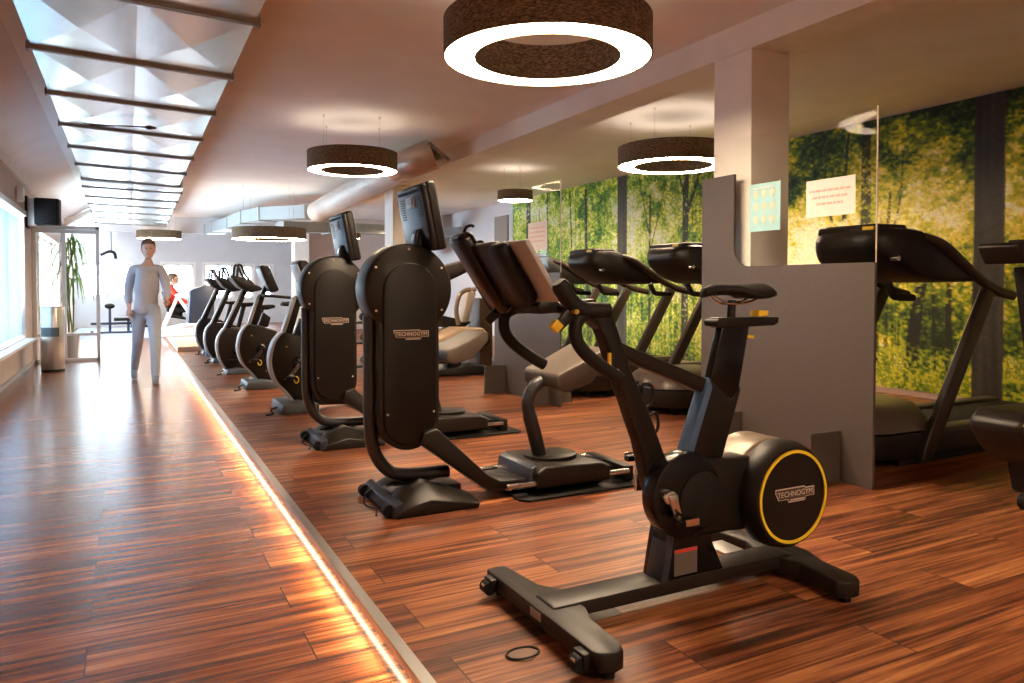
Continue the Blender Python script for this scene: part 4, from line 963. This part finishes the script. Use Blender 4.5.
# ------------------------------------------------------------------ treadmills along the mural
def treadmill():
    yn, yf = 2.975, 3.755; yc = (yn+yf)/2
    t = thing('treadmill', (5.2, yc, 0), 'brown-black treadmill behind the clear pane, nearest to the right edge', 'treadmill')
    # deck
    a, b = yn+.03, yf-.03
    base = [(4.3, a), (6.42, a), (6.46, a+.04), (6.46, b-.04), (6.42, b), (4.3, b)]
    MB().loft([[(x, y, z) for x, y in base] for z in (.075, .20)]).build('deck', shell, t, bevel=.012)
    MB().box(4.6, 6.40, a+.12, b-.12, .195, .212).build('running_belt', dark, t, bevel=.004)
    for y0, y1 in ((a-.004, a+.11), (b-.11, b+.004)):
        MB().box(4.45, 6.40, y0, y1, .195, .235).build('side_rail', mat('side_rail_grey', (.045, .038, .033), .38), t, bevel=.01)
    MB().box(4.35, 6.3, a+.07, b-.07, .0, .08).build('under_frame', dark, t)
    hwid = (b-a)/2+.02
    def plan(k, xo=0):
        P = []
        for an in range(0, 181, 12):
            c = math.cos(math.radians(an)); q = math.sin(math.radians(an))
            P.append((4.28-.36*k*abs(q)**.8, yc+hwid*k*(abs(c)**.7)*(1 if c >= 0 else -1)))
        P += [(4.52, yc-hwid*k), (4.62, yc-(hwid-.09)*k), (4.62, yc+(hwid-.09)*k), (4.52, yc+hwid*k)]
        return P
    MB().loft([[(x, y, z) for x, y in plan(k)] for k, z in ((.93, .07), (.985, .10), (1.0, .19), (.985, .225))]).build('motor_base', shell, t, bevel=0)
    MB().loft([[(x, y, z) for x, y in plan(k)] for k, z in ((.97, .232), (1.0, .24), (.985, .265), (.93, .31), (.82, .355), (.66, .385), (.4, .40), (.1, .405))]).build('motor_cover', mat('cover_taupe', (.085, .064, .053), .32), t)
    for x, y in ((4.15, yn+.16), (4.15, yf-.16), (6.3, yn+.05), (6.3, yf-.05)):
        MB().cyl((x, y, 0), (x, y, .09), .035, 16).build('foot', dark, t)
    # uprights
    for y in (yn, yf):
        MB().prism([(4.40, .05), (4.50, .05), (4.55, .12), (5.155, 1.10), (5.06, 1.15), (4.44, .16)], y-.03, y+.026).build('upright', mat('upright_bronze', (.030, .021, .016), .35, spec=.35), t, bevel=.014, seg=3)
        MB().tube(smooth([(4.50, y+(.05 if y < yc else -.05), 1.47), (4.64, y+(.012 if y < yc else -.012), 1.42), (4.82, y, 1.31), (5.05, y, 1.185), (5.22, y, 1.125), (5.40, y, 1.09)]), [.03, .036, .036, .034], 14, flat=.8).build('handrail', mat('rail_bronze', (.030, .021, .016), .35, spec=.35), t)
    for y in (yn+.12, yf-.12):
        MB().tube(smooth([(4.25, y, 1.18), (4.30, y, 1.10), (4.36, y, 1.085), (4.50, y, 1.08)]), .024, 12).build('lower_grip', dark, t)
    # console body spans both rails
    rings = []
    for x, hw, z0, z1 in ((4.150, .12, 1.41, 1.435), (4.158, .18, 1.39, 1.475), (4.19, .24, 1.36, 1.508), (4.26, .29, 1.32, 1.528), (4.36, .325, 1.268, 1.532), (4.48, .355, 1.218, 1.52), (4.62, .375, 1.185, 1.455), (4.76, .385, 1.18, 1.36), (4.90, .39, 1.185, 1.275), (5.02, .39, 1.19, 1.215)):
        c = min(.05, (z1-z0)*.35); zz = [(-hw, z0+c), (-hw+c*.35, z0+c*.3), (-hw+c*1.2, z0), (hw-c*1.2, z0), (hw-c*.35, z0+c*.3), (hw, z0+c), (hw, z1-c), (hw-c*.35, z1-c*.3), (hw-c*1.2, z1), (-hw+c*1.2, z1), (-hw+c*.35, z1-c*.3), (-hw, z1-c)]
        rings.append([(x, yc+a_, b_) for a_, b_ in zz])
    MB().loft(rings).build('console', black, t)
    dp = MB().prism([(4.20, 1.50), (4.215, 1.55), (4.46, 1.555), (4.53, 1.50)], yc-.24, yc+.24).build('display_housing', shell, t, bevel=.014, seg=3)
    MB().box(4.24, 4.45, yc-.20, yc+.20, 1.5535, 1.557).build('display', screen_m, dp)
    MB().box(4.199, 4.207, yc-.20, yc-.12, 1.518, 1.540).build('yellow_label', yellow, dp)
    MB().ydisc(4.27, 1.33, .016, yc-.33, yc-.28, 16).build('side_socket', chrome, t)
    return t
td = treadmill(); td.location.x += .035
dup(td, (.20, 2.13, 0), 'brown-black treadmill between the white column and the front bike handlebar')
dup(td, (.10, 3.40, 0), 'brown-black treadmill with console left of the thick grey mural tree')
dup(td, (.05, 4.75, 0), 'brown-black treadmill farthest left, console behind the rear divider pane')

# ------------------------------------------------------------------ cut-off machine at the right edge
def edge_bike():
    yc = 2.12; yn = 2.05
    t = thing('rowing_bike', (4.35, yc, 0), 'dark training bike cut off by the right edge of the photo', 'exercise bike')
    pr = [(3.755, .455), (3.765, .50), (3.83, .545), (4.2, .54), (4.75, .50), (4.8, .40), (4.7, .30), (4.1, .24), (3.93, .27), (3.83, .36)]
    MB().prism(pr, yn-.04, yc+.14).build('body_shell', shell, t, bevel=.03, seg=4)
    MB().prism([(3.775, .487), (3.785, .497), (3.86, .483), (3.862, .476)], yn-.0425, yn-.039).build('yellow_stripe', yellow2, t)
    MB().prism([(3.97, .29), (4.18, .27), (4.2, .10), (4.03, .10)], yn, yc+.08).build('front_leg', black, t, bevel=.02)
    MB().cyl((4.12, yc-.26, .04), (4.12, yc+.08, .04), .04, 18).build('front_foot', dark, t, bevel=.008)
    MB().cyl((5.0, yc-.28, .04), (5.0, yc+.28, .04), .04, 18).build('rear_foot', dark, t, bevel=.008)
    MB().prism([(4.15, .13), (4.15, .19), (5.0, .08), (5.0, .03)], yc-.05, yc+.05).build('base_bar', black, t, bevel=.01)
    MB().prism([(3.92, 1.25), (3.98, 1.25), (4.20, .52), (4.10, .52)], yc-.03, yc+.03).build('console_post', black, t, bevel=.01)
    MB().prism([(3.735, 1.345), (3.76, 1.365), (4.3, 1.365), (4.3, 1.285), (3.80, 1.262)], yn-.02, yc+.10).build('console_tray', black, t, bevel=.012, seg=3)
    MB().prism([(3.90, 1.365), (4.02, 1.365), (4.01, 1.385), (3.92, 1.385)], yn, yc+.05).build('tray_knob', dark, t, bevel=.006)
    MB().prism([(3.985, 1.67), (4.03, 1.68), (4.16, 1.37), (4.08, 1.36)], yc-.26, yc+.02).build('monitor', gloss, t, bevel=.01)
    MB().prism([(4.10, 1.16), (4.30, 1.10), (4.35, .9), (4.16, .95)], yc-.02, yc+.02).build('side_panel', pinkpan, t, bevel=.01)
    MB().tube([(4.7, yc, .4), (4.8, yc, .95)], .035, 14).build('seat_post', satin, t)
    MB().prism([(4.66, .95), (4.68, 1.0), (4.95, 1.01), (4.97, .97), (4.85, .94)], yc-.10, yc+.10).build('seat', dark, t, bevel=.025, seg=3)
    return t
eb = edge_bike(); eb.name = 'training_bike'

# ------------------------------------------------------------------ mid-ground strength machine with beige pad, rack
def pad_machine():
    t = thing('strength_machine', (3.3, 8.5, 0), 'strength machine with beige seat pad seen between the front tower and the rear divider', 'strength machine')
    MB().prism([(2.75, .30), (2.80, .40), (3.28, .63), (3.62, .62), (3.70, .54), (3.66, .50), (3.2, .40), (2.82, .26)], 8.2, 8.7).build('seat_pad', padbeige, t, bevel=.03, seg=3)
    MB().prism([(2.7, .64), (3.1, .80), (3.62, .68), (3.5, .60), (3.1, .63), (2.7, .52)], 8.55, 8.95).build('seat_frame', satin, t, bevel=.02)
    for dx, y in ((0, 8.35), (.26, 8.75)):
        MB().tube(smooth([(3.33+dx, y, .66), (3.30+dx, y, .85), (3.34+dx, y, 1.03), (3.42+dx, y, 1.10), (3.50+dx, y, 1.12)]), .03, 12).build('curved_arm', mat('bronze_tube', (.22, .16, .12), .35, metal=.4), t)
    MB().prism([(3.44, .68), (3.54, .68), (3.66, 1.08), (3.54, 1.12)], 8.5, 8.7).build('light_cover', mat('pale_cover', (.52, .48, .45), .5), t, bevel=.02)
    MB().tube(smooth([(3.60, 8.4, .58), (3.75, 8.4, .52), (3.78, 8.4, .42), (3.68, 8.4, .36)]), .03, 10).build('lever', satin, t)
    MB().prism([(2.9, .02), (3.85, .02), (3.8, .10), (3.45, .16), (3.2, .10), (2.9, .08)], 8.25, 8.75).build('base', satin, t, bevel=.015)
    MB().box(3.2, 3.4, 8.4, 8.6, .1, .42).build('pedestal', black, t, bevel=.02)
    MB().box(2.8, 3.2, 8.0, 8.12, .20, .27).build('foot_bar', dark, t, bevel=.02)
    MB().box(3.75, 3.95, 8.6, 9.0, .05, 1.0).build('weight_shroud', mat('brown_shroud', (.10, .06, .045), .5), t, bevel=.02)
    return t
pm = pad_machine(); pm.location.x += .50; pm.location.y += .55
wp = MB().tube([(2.95, 7.9, .012), (2.95, 7.9, .045)], .17, 28)
tag(wp.build('weight_disc', dark, bevel=.008), 'black round weight disc lying on the floor before the strength machine', 'weight disc')
def rack():
    t = thing('equipment_rack', (2.6, 9.5, 0), 'dark equipment rack glimpsed between the two tower machines', 'rack')
    for x in (2.2, 3.1):
        MB().box(x-.02, x+.02, 9.3, 9.7, 0, .95).build('rack_side', black, t, bevel=.004)
    for z in (.12, .42, .68):
        MB().box(2.2, 3.1, 9.3, 9.7, z, z+.025).build('shelf', satin, t, bevel=.004)
rack()
R = random.Random(11); cols = [dark, mat('blue_rubber', (.03, .10, .32), .5), mat('steel_grey', (.3, .3, .32), .4), mat('orange_rubber', (.5, .18, .05), .5)]
names = ['black', 'blue', 'grey', 'orange']
for i, (z, lvl) in enumerate(((.145, 'bottom'), (.445, 'middle'), (.705, 'top'))):
    for k in range(4):
        x = 2.33+k*.22; c = (k+i) % 4
        m = MB(); m.cyl((x, 9.36, z+.055), (x, 9.42, z+.055), .055, 16).cyl((x, 9.56, z+.055), (x, 9.62, z+.055), .055, 16).cyl((x, 9.42, z+.055), (x, 9.56, z+.055), .016, 10)
        tag(m.build('dumbbell', cols[c], bevel=.004), '%s dumbbell on the %s shelf of the equipment rack' % (names[c], lvl), 'dumbbell', 'dumbbells on the equipment rack')

# ------------------------------------------------------------------ left side items
def speaker():
    t = thing('loudspeaker', (-1.12, 12.95, 2.05), 'black loudspeaker on a white bracket high on the left wall', 'speaker')
    MB().box(XL, XL+.03, 12.9, 13.25, 2.02, 2.48).build('wall_plate', dark, t, bevel=.004)
    MB().box(XL+.03, XL+.13, 12.93, 13.20, 2.05, 2.45).build('bracket', white, t, bevel=.01)
    MB().loft([[(-1.17, 12.80, z), (-.86, 12.84, z), (-.84, 13.05, z), (-1.17, 13.18, z)] for z in (2.06, 2.45)]).build('cabinet', dark, t, bevel=.02, seg=3)
    MB().box(-1.12, -.90, 12.795, 12.815, 2.09, 2.42).build('grille', dark, t, bevel=.004)
speaker()
sb = MB().box(XL, XL+.09, 11.9, 12.05, 2.30, 2.50)
tag(sb.build('wall_sensor', frame_w, bevel=.02, seg=3), 'small white sensor box on the left wall above the curtained window', 'sensor')
def bin_():
    x, y = -.93, 12.40
    t = thing('waste_bin', (x, y, ZL), 'stainless steel cylindrical bin in front of the glass screen', 'bin')
    MB().tube([(x, y, ZL), (x, y, ZL+.03)], .145, 40).build('base_ring', dark, t)
    MB().tube([(x, y, ZL+.03), (x, y, .86)], .15, 48).build('bin_body', steel, t, bevel=.004)
    MB().tube([(x, y, .86), (x, y, .875)], .152, 48).build('bin_rim', alu, t)
    m = MB(); n = 16
    r0, r1 = .1505, .156; vs = []
    for k in range(n+1):
        a = math.radians(-150+k*95/n)
        for r, z in ((r0, .45), (r1, .45), (r1, .58), (r0, .58)): vs.append((x+r*math.cos(a), y+r*math.sin(a), z))
    fs = [(4*k+j, 4*k+(j+1) % 4, 4*k+4+(j+1) % 4, 4*k+4+j) for k in range(n) for j in range(4)]
    m.add(vs, fs+[(0, 1, 2, 3), (4*n+3, 4*n+2, 4*n+1, 4*n)]).build('dark_band', mat('dark_grey_band', (.09, .11, .12), .4), t)
bin_()
def palm():
    x, y = -.84, 14.75
    t = thing('potted_palm', (x, y, ZL), 'tall palm with drooping green leaves behind the glass screen', 'plant')
    MB().loft([[(x+r*math.cos(a), y+r*math.sin(a), z) for a in [2*math.pi*k/24 for k in range(24)]] for r, z in ((.10, ZL), (.135, .36), (.12, .36), (.11, .34))]).build('pot', mat('grey_pot', (.4, .42, .45), .6), t)
    st = MB(); R = random.Random(4); lv = MB()
    for k in range(4): st.tube(smooth([(x+R.uniform(-.04, .04), y+R.uniform(-.04, .04), .38), (x+R.uniform(-.1, .1), y+R.uniform(-.1, .1), 1.2), (x+R.uniform(-.14, .14), y+R.uniform(-.14, .14), 1.95)]), .014, 6)
    for k in range(46):
        a = R.uniform(0, 6.28); ln = R.uniform(.3, .55); z0 = R.uniform(1.2, 2.0); w = R.uniform(.012, .022)
        d = Vector((math.cos(a), math.sin(a), 0)); s = Vector((-d.y, d.x, 0)); p0 = Vector((x+R.uniform(-.08, .08), y+R.uniform(-.08, .08), z0)); vs = []
        for j in range(7):
            u = j/6; p = p0+d*ln*.6*u+Vector((0, 0, .22*math.sin(u*2.2)-.55*u*u)); ww = w*math.sin(.25+u*2.7)
            vs += [tuple(p-s*ww), tuple(p+s*ww+Vector((0, 0, -.004)))]
        lv.add(vs, [(2*j, 2*j+1, 2*j+3, 2*j+2) for j in range(6)])
    st.build('stems', mat('palm_stem', (.14, .18, .06), .6), t); lv.build('leaves', leafm, t)
palm()

# ------------------------------------------------------------------ far end
mt = MB().box(-1.2, .75, 19.3, 24.8, ZL, ZL+.012); tag(mt.build('gym_mat', matrug), 'blue-grey rubber mat covering the floor at the far corridor end', 'mat')
pf = MB().box(.80, 3.0, 14.4, 19.8, 0, .09); tag(pf.build('low_platform', boardw, bevel=.006), 'low pale platform under the white leg machine', 'platform')
def bench():
    t = thing('weight_bench', (-.2, 21.8, ZL+.012), 'dark weight bench on the far blue-grey mat', 'bench')
    MB().box(-.28, .22, 21.55, 21.95, .28, .36).build('bench_pad', dark, t, bevel=.02)
    MB().box(-.8, .15, 21.72, 21.78, .18, .24).box(-.8, -.74, 21.5, 22.0, -.03, .04).box(.02, .08, 21.72, 21.78, -.03, .3).box(-.4, -.34, 21.72, 21.78, -.03, .68).box(-.6, .2, 21.5, 21.55, -.03, .02).build('bench_frame', navy, t, bevel=.006)
    MB().ell((-.37, 21.7, .66), (.12, .12, .07)).build('support_roll', dark, t)
bench()
def wall_items():
    t = thing('wall_shelf', (.3, 24.8, 1.05), 'small cream wall shelf between the far windows', 'shelf')
    MB().box(.2, .62, 24.75, 25, 1.35, 1.62).build('shelf_box', mat('cream_board', (.75, .66, .42), .6), t, bevel=.01)
    t = thing('swivel_bracket', (-.35, 24.0, 2.1), 'black angled arm hanging near the top of the far left window', 'bracket')
    MB().tube(smooth([(-.62, 24, 2.05), (-.42, 24, 2.15), (-.28, 24, 2.12), (-.24, 24, 1.95)]), .04, 8).build('arm_tube', dark, t)
    MB().cyl((-.35, 24, 2.13), (-.35, 24, 3.0), .012, 8).build('hanger_rod', black, t)
    t = thing('dumbbell_shelf', (.5, 24.6, ZL+.012), 'low dark shelf of weights under the far windows', 'rack')
    MB().box(.12, .85, 24.4, 24.8, -.03, .02).box(.12, .85, 24.4, 24.8, .42, .46).box(.12, .16, 24.4, 24.8, -.03, .46).box(.81, .85, 24.4, 24.8, -.03, .46).build('shelf_frame', black, t)
    MB().prism([(.2, .46), (.8, .46), (.55, .62), (.35, .6)], 24.45, 24.7).build('weights', satin, t, bevel=.02)
wall_items()
def leg_machine():
    y = 17.6
    t = thing('leg_machine', (1.1, y, .09), 'white framed leg machine carrying the seated person in red', 'leg machine')
    f = MB()
    for yy in (y-.25, y+.25):
        f.tube([(.72, yy, .30), (1.0, yy, 1.0)], .035, 8).tube([(.95, yy, 1.0), (1.35, yy, .35)], .035, 8).tube([(.60, yy, .22), (1.55, yy, .40)], .035, 8).tube([(.62, yy, .13), (1.7, yy, .13)], .035, 8).tube([(1.5, yy, .12), (1.5, yy, .62)], .035, 8)
    for x, z in ((.62, .13), (1.7, .13), (1.0, .95)): f.tube([(x, y-.28, z), (x, y+.28, z)], .03, 8)
    f.build('frame', mat('white_powder_coat', (.8, .82, .84), .35), t)
    MB().prism([(.80, .62), (.86, .60), (1.13, .50), (1.15, .44), (.86, .50)], y-.2, y+.2).build('seat_pad', dark, t, bevel=.015)
    MB().prism([(.78, .62), (.84, .58), (.74, 1.05), (.68, 1.05)], y-.2, y+.2).build('back_pad', dark, t, bevel=.015)
leg_machine()
wc = thing('weight_cabinet', (1.45, 15.8, .09), 'dark blue weight stack cabinet right of the person in red', 'weight cabinet')
MB().prism([(1.06, .45), (1.52, .45), (1.55, 1.12), (1.40, 1.20), (1.10, 1.08)], 15.6, 16.1).build('cabinet_shroud', navy, wc, bevel=.02)
MB().box(1.20, 1.28, 15.75, 15.9, .09, .46).box(1.1, 1.5, 15.7, 15.95, .09, .13).build('cabinet_leg', mat('white_powder_coat', (.8, .82, .84), .35), wc, bevel=.005)
bk = thing('bucket', (1.24, 13.15, 0), 'small blue-grey bucket on the floor beside the farthest bike', 'bucket')
MB().loft([[(1.24+r*math.cos(a), 13.15+r*math.sin(a), z) for a in [2*math.pi*k/24 for k in range(24)]] for r, z in ((.095, 0), (.115, .26), (.11, .26), (.09, .02))]).build('bucket_body', mat('bucket_grey', (.20, .25, .30), .5), bk)

# ------------------------------------------------------------------ people
def skin_body(name, J, E, parent, m, sub=2):
    keys = list(J); me = bpy.data.meshes.new(name); off = Vector(rootof(parent).location)
    me.from_pydata([tuple(Vector(J[k][:3])-off) for k in keys], [(keys.index(a), keys.index(b)) for a, b in E], [])
    o = bpy.data.objects.new(name, me); C.objects.link(o); o.parent = parent
    md = o.modifiers.new('skin', 'SKIN'); md.use_smooth_shade = True
    for i, k in enumerate(keys):
        r = J[k][3]; r = r if isinstance(r, tuple) else (r, r)
        me.skin_vertices[0].data[i].radius = r; me.skin_vertices[0].data[i].use_root = (i == 0)
    s = o.modifiers.new('sub', 'SUBSURF'); s.levels = s.render_levels = sub
    me.materials.append(m); return o
def hand(parent, p, d, m, side):
    d = Vector(d).normalized(); up = Vector((0, 1, 0)); s = d.cross(up).normalized(); u = s.cross(d).normalized()
    b = Vector(p); mb = MB()
    mb.tube([tuple(b-d*.01), tuple(b+d*.03), tuple(b+d*.085)], [.022, .032, .034], 10, flat=1.2)
    for k, (o_, l) in enumerate(((-.027, .06), (-.009, .072), (.009, .07), (.027, .055))):
        q = b+d*.08+u*o_; mb.tube([tuple(q), tuple(q+d*l*.55+s*.006*side), tuple(q+d*l+s*.022*side)], [.0095, .009, .007], 8)
    q = b+d*.03+u*-.028; mb.tube([tuple(q), tuple(q+d*.03-u*.022), tuple(q+d*.062-u*.028)], [.012, .0105, .008], 8)
    return mb.build('hand', m, parent)
def head(parent, c, m, face=(0, -1, 0), s=1.0):
    c = Vector(c); f = Vector(face).normalized(); r = Vector((f.y, -f.x, 0)); z = Vector((0, 0, 1))
    P = lambda a, b, h: tuple(c+(r*a+f*b+z*h)*s)
    mb = MB(); rings = []
    for h, w, d0, d1 in ((-.115, .03, .03, .065), (-.10, .045, .045, .088), (-.07, .060, .07, .094), (-.03, .070, .088, .096), (.02, .075, .098, .096), (.06, .074, .098, .090), (.095, .060, .082, .070), (.118, .03, .045, .035)):
        rings.append([P(w*math.cos(a), (d1 if math.sin(a) > 0 else d0)*math.sin(a), h) for a in [2*math.pi*k/20 for k in range(20)]])
    mb.loft(rings)
    o = mb.build('head', m, parent)
    n = MB(); n.add([P(-.014, .092, -.035), P(.014, .092, -.035), P(0, .118, -.032), P(-.006, .094, .01), P(.006, .094, .01)], [(0, 2, 1), (0, 3, 2), (2, 4, 1), (3, 4, 2), (0, 1, 4, 3)])
    n.build('nose', m, o)
    for k in (-1, 1):
        MB().ell(P(k*.03, .088, .005), (.011*s, .011*s, .007*s), 10, 6).build('eye', mat('eye_dark', (.05, .03, .02), .3), o)
        MB().ell(P(k*.076, -.005, -.015), (.012*s, .016*s, .03*s), 10, 6).build('ear', m, o)
    MB().ell(P(0, .088, -.066), (.022*s if abs(f.y) > .5 else .008, .008*s if abs(f.y) > .5 else .022, .007*s), 10, 6).build('mouth', mat('lips', (.45, .16, .13), .5), o)
    hr = MB(); rings = []
    for h, w, d0, d1 in ((-.06, .066, .088, .0), (-.02, .080, .104, .0), (.03, .083, .110, .055), (.07, .081, .108, .098), (.105, .066, .09, .082), (.132, .03, .05, .045)):
        rings.append([P(w*math.cos(a), (d1 if math.sin(a) > 0 else d0)*math.sin(a), h) for a in [2*math.pi*k/20 for k in range(20)]])
    hr.loft(rings).build('hair', hair_m, parent)
    return o
def walker():
    g = ZL
    t = thing('person', (.27, 10.55, g), 'person in pale grey top and pale blue trousers walking down the corridor', 'person')
    J = {'pelvis': (.28, 10.58, g+.93, (.135, .10)), 'belly': (.285, 10.57, g+1.08, (.125, .092)), 'chest': (.29, 10.56, g+1.28, (.15, .105)), 'collar': (.30, 10.55, g+1.43, (.09, .065)), 'neck': (.305, 10.54, g+1.50, .048), 'nape': (.31, 10.52, g+1.58, .046),
         'ls': (.125, 10.57, g+1.41, .052), 'le': (.075, 10.66, g+1.14, .040), 'lw': (.085, 10.56, g+.91, .027),
         'rs': (.465, 10.54, g+1.41, .052), 're': (.52, 10.46, g+1.15, .040), 'rw': (.50, 10.27, g+1.02, .027),
         'lh': (.195, 10.60, g+.86, .082), 'lk': (.18, 10.66, g+.49, .054), 'la': (.14, 10.92, g+.15, .036), 'rh': (.365, 10.56, g+.86, .082), 'rk': (.375, 10.40, g+.49, .054), 'ra': (.37, 10.33, g+.09, .036)}
    up = [('pelvis', 'belly'), ('belly', 'chest'), ('chest', 'collar'), ('collar', 'ls'), ('ls', 'le'), ('le', 'lw'), ('collar', 'rs'), ('rs', 're'), ('re', 'rw')]
    lo = [('pelvis', 'lh'), ('lh', 'lk'), ('lk', 'la'), ('pelvis', 'rh'), ('rh', 'rk'), ('rk', 'ra')]
    Jb = {k: (*v[:3], (tuple(c*.74 for c in v[3]) if isinstance(v[3], tuple) else (v[3] if k in ('neck', 'nape', 'lw', 'rw') else v[3]*.78))) for k, v in J.items()}
    body = skin_body('body', Jb, up+[('collar', 'neck'), ('neck', 'nape')]+lo, t, skin_m)
    def grow(keys, d, over={}):
        o = {}
        for k in sorted(keys, key=lambda q: q != 'chest'):
            v = over.get(k, J[k]); r = v[3]; r = (r[0]+d, r[1]+d) if isinstance(r, tuple) else r+d; o[k] = (*v[:3], r)
        return o
    J['hem'] = (.28, 10.585, g+.83, (.15, .115)); J['waist'] = (.283, 10.575, g+1.03, (.11, .08)); J['ankle_l'] = (.135, 10.945, g+.08, .036); J['ankle_r'] = (.37, 10.325, g+.05, .036)
    lw2 = {'lw': (.083, 10.59, g+.97, .030), 'rw': (.505, 10.31, g+1.05, .030), 'pelvis': (.28, 10.58, g+.90, (.15, .115))}
    skin_body('shirt', grow(['hem', 'pelvis', 'belly', 'chest', 'collar', 'ls', 'le', 'lw', 'rs', 're', 'rw'], .016, lw2), [('hem', 'pelvis')]+up, t, cloth_m)
    skin_body('trousers', grow(['pelvis', 'waist', 'lh', 'lk', 'la', 'rh', 'rk', 'ra', 'ankle_l', 'ankle_r'], .016), [('pelvis', 'waist'), ('la', 'ankle_l'), ('ra', 'ankle_r')]+lo, t, trouser_m)
    for x, y, a in ((.37, 10.27, 0), (.135, 10.90, .05)):
        MB().loft([[(x-.04, y-.17, g), (x+.04, y-.17, g), (x+.045, y+.10, g+a), (x-.045, y+.10, g+a)], [(x-.03, y-.15, g+.05), (x+.03, y-.15, g+.05), (x+.035, y+.09, g+.11+a), (x-.035, y+.09, g+.11+a)]]).build('shoe', mat('grey_shoe', (.22, .22, .25), .6), t, bevel=.02, seg=3)
    hand(t, (.085, 10.56, g+.92), (0, -.25, -1), skin_m, 1); hand(t, (.50, 10.27, g+1.02), (0, -1, -.3), skin_m, -1)
    head(t, (.31, 10.49, g+1.675), skin_m)
    return t
wk = walker(); wk.location.x -= .05
def sitter():
    y = 17.6
    t = thing('person', (1.0, y, .56), 'person in a red shirt sitting side-on in the white leg machine', 'person')
    J = {'pelvis': (.93, y, .67, (.12, .15)), 'chest': (.88, y, .97, (.11, .16)), 'collar': (.86, y, 1.10, (.07, .09)), 'neck': (.87, y, 1.16, .05), 'nape': (.88, y, 1.22, .048),
         'ls': (.87, y-.19, 1.07, .052), 'le': (1.05, y-.22, .87, .04), 'lw': (1.26, y-.20, .78, .03), 'rs': (.87, y+.19, 1.07, .052), 're': (1.05, y+.22, .87, .04), 'rw': (1.26, y+.20, .78, .03)}
    skin_body('body', J, [('pelvis', 'chest'), ('chest', 'collar'), ('collar', 'neck'), ('neck', 'nape'), ('collar', 'ls'), ('ls', 'le'), ('le', 'lw'), ('collar', 'rs'), ('rs', 're'), ('re', 'rw')], t, red_m)
    L = {'hip': (.93, y, .65, (.12, .15)), 'lh': (.96, y-.10, .64, .08), 'lk': (1.38, y-.12, .72, .06), 'la': (1.58, y-.12, .40, .04), 'rh': (.96, y+.10, .64, .08), 'rk': (1.38, y+.12, .72, .06), 'ra': (1.58, y+.12, .40, .04)}
    skin_body('trousers', L, [('hip', 'lh'), ('lh', 'lk'), ('lk', 'la'), ('hip', 'rh'), ('rh', 'rk'), ('rk', 'ra')], t, dark)
    for s in (-1, 1):
        MB().box(1.54, 1.78, y+s*.12-.04, y+s*.12+.04, .30, .38).build('shoe', dark, t, bevel=.02)
        hand(t, (1.26, y+s*.20, .78), (1, 0, -.2), skin_m, s)
    head(t, (.90, y, 1.32), skin_m, face=(1, 0, 0))
sitter()
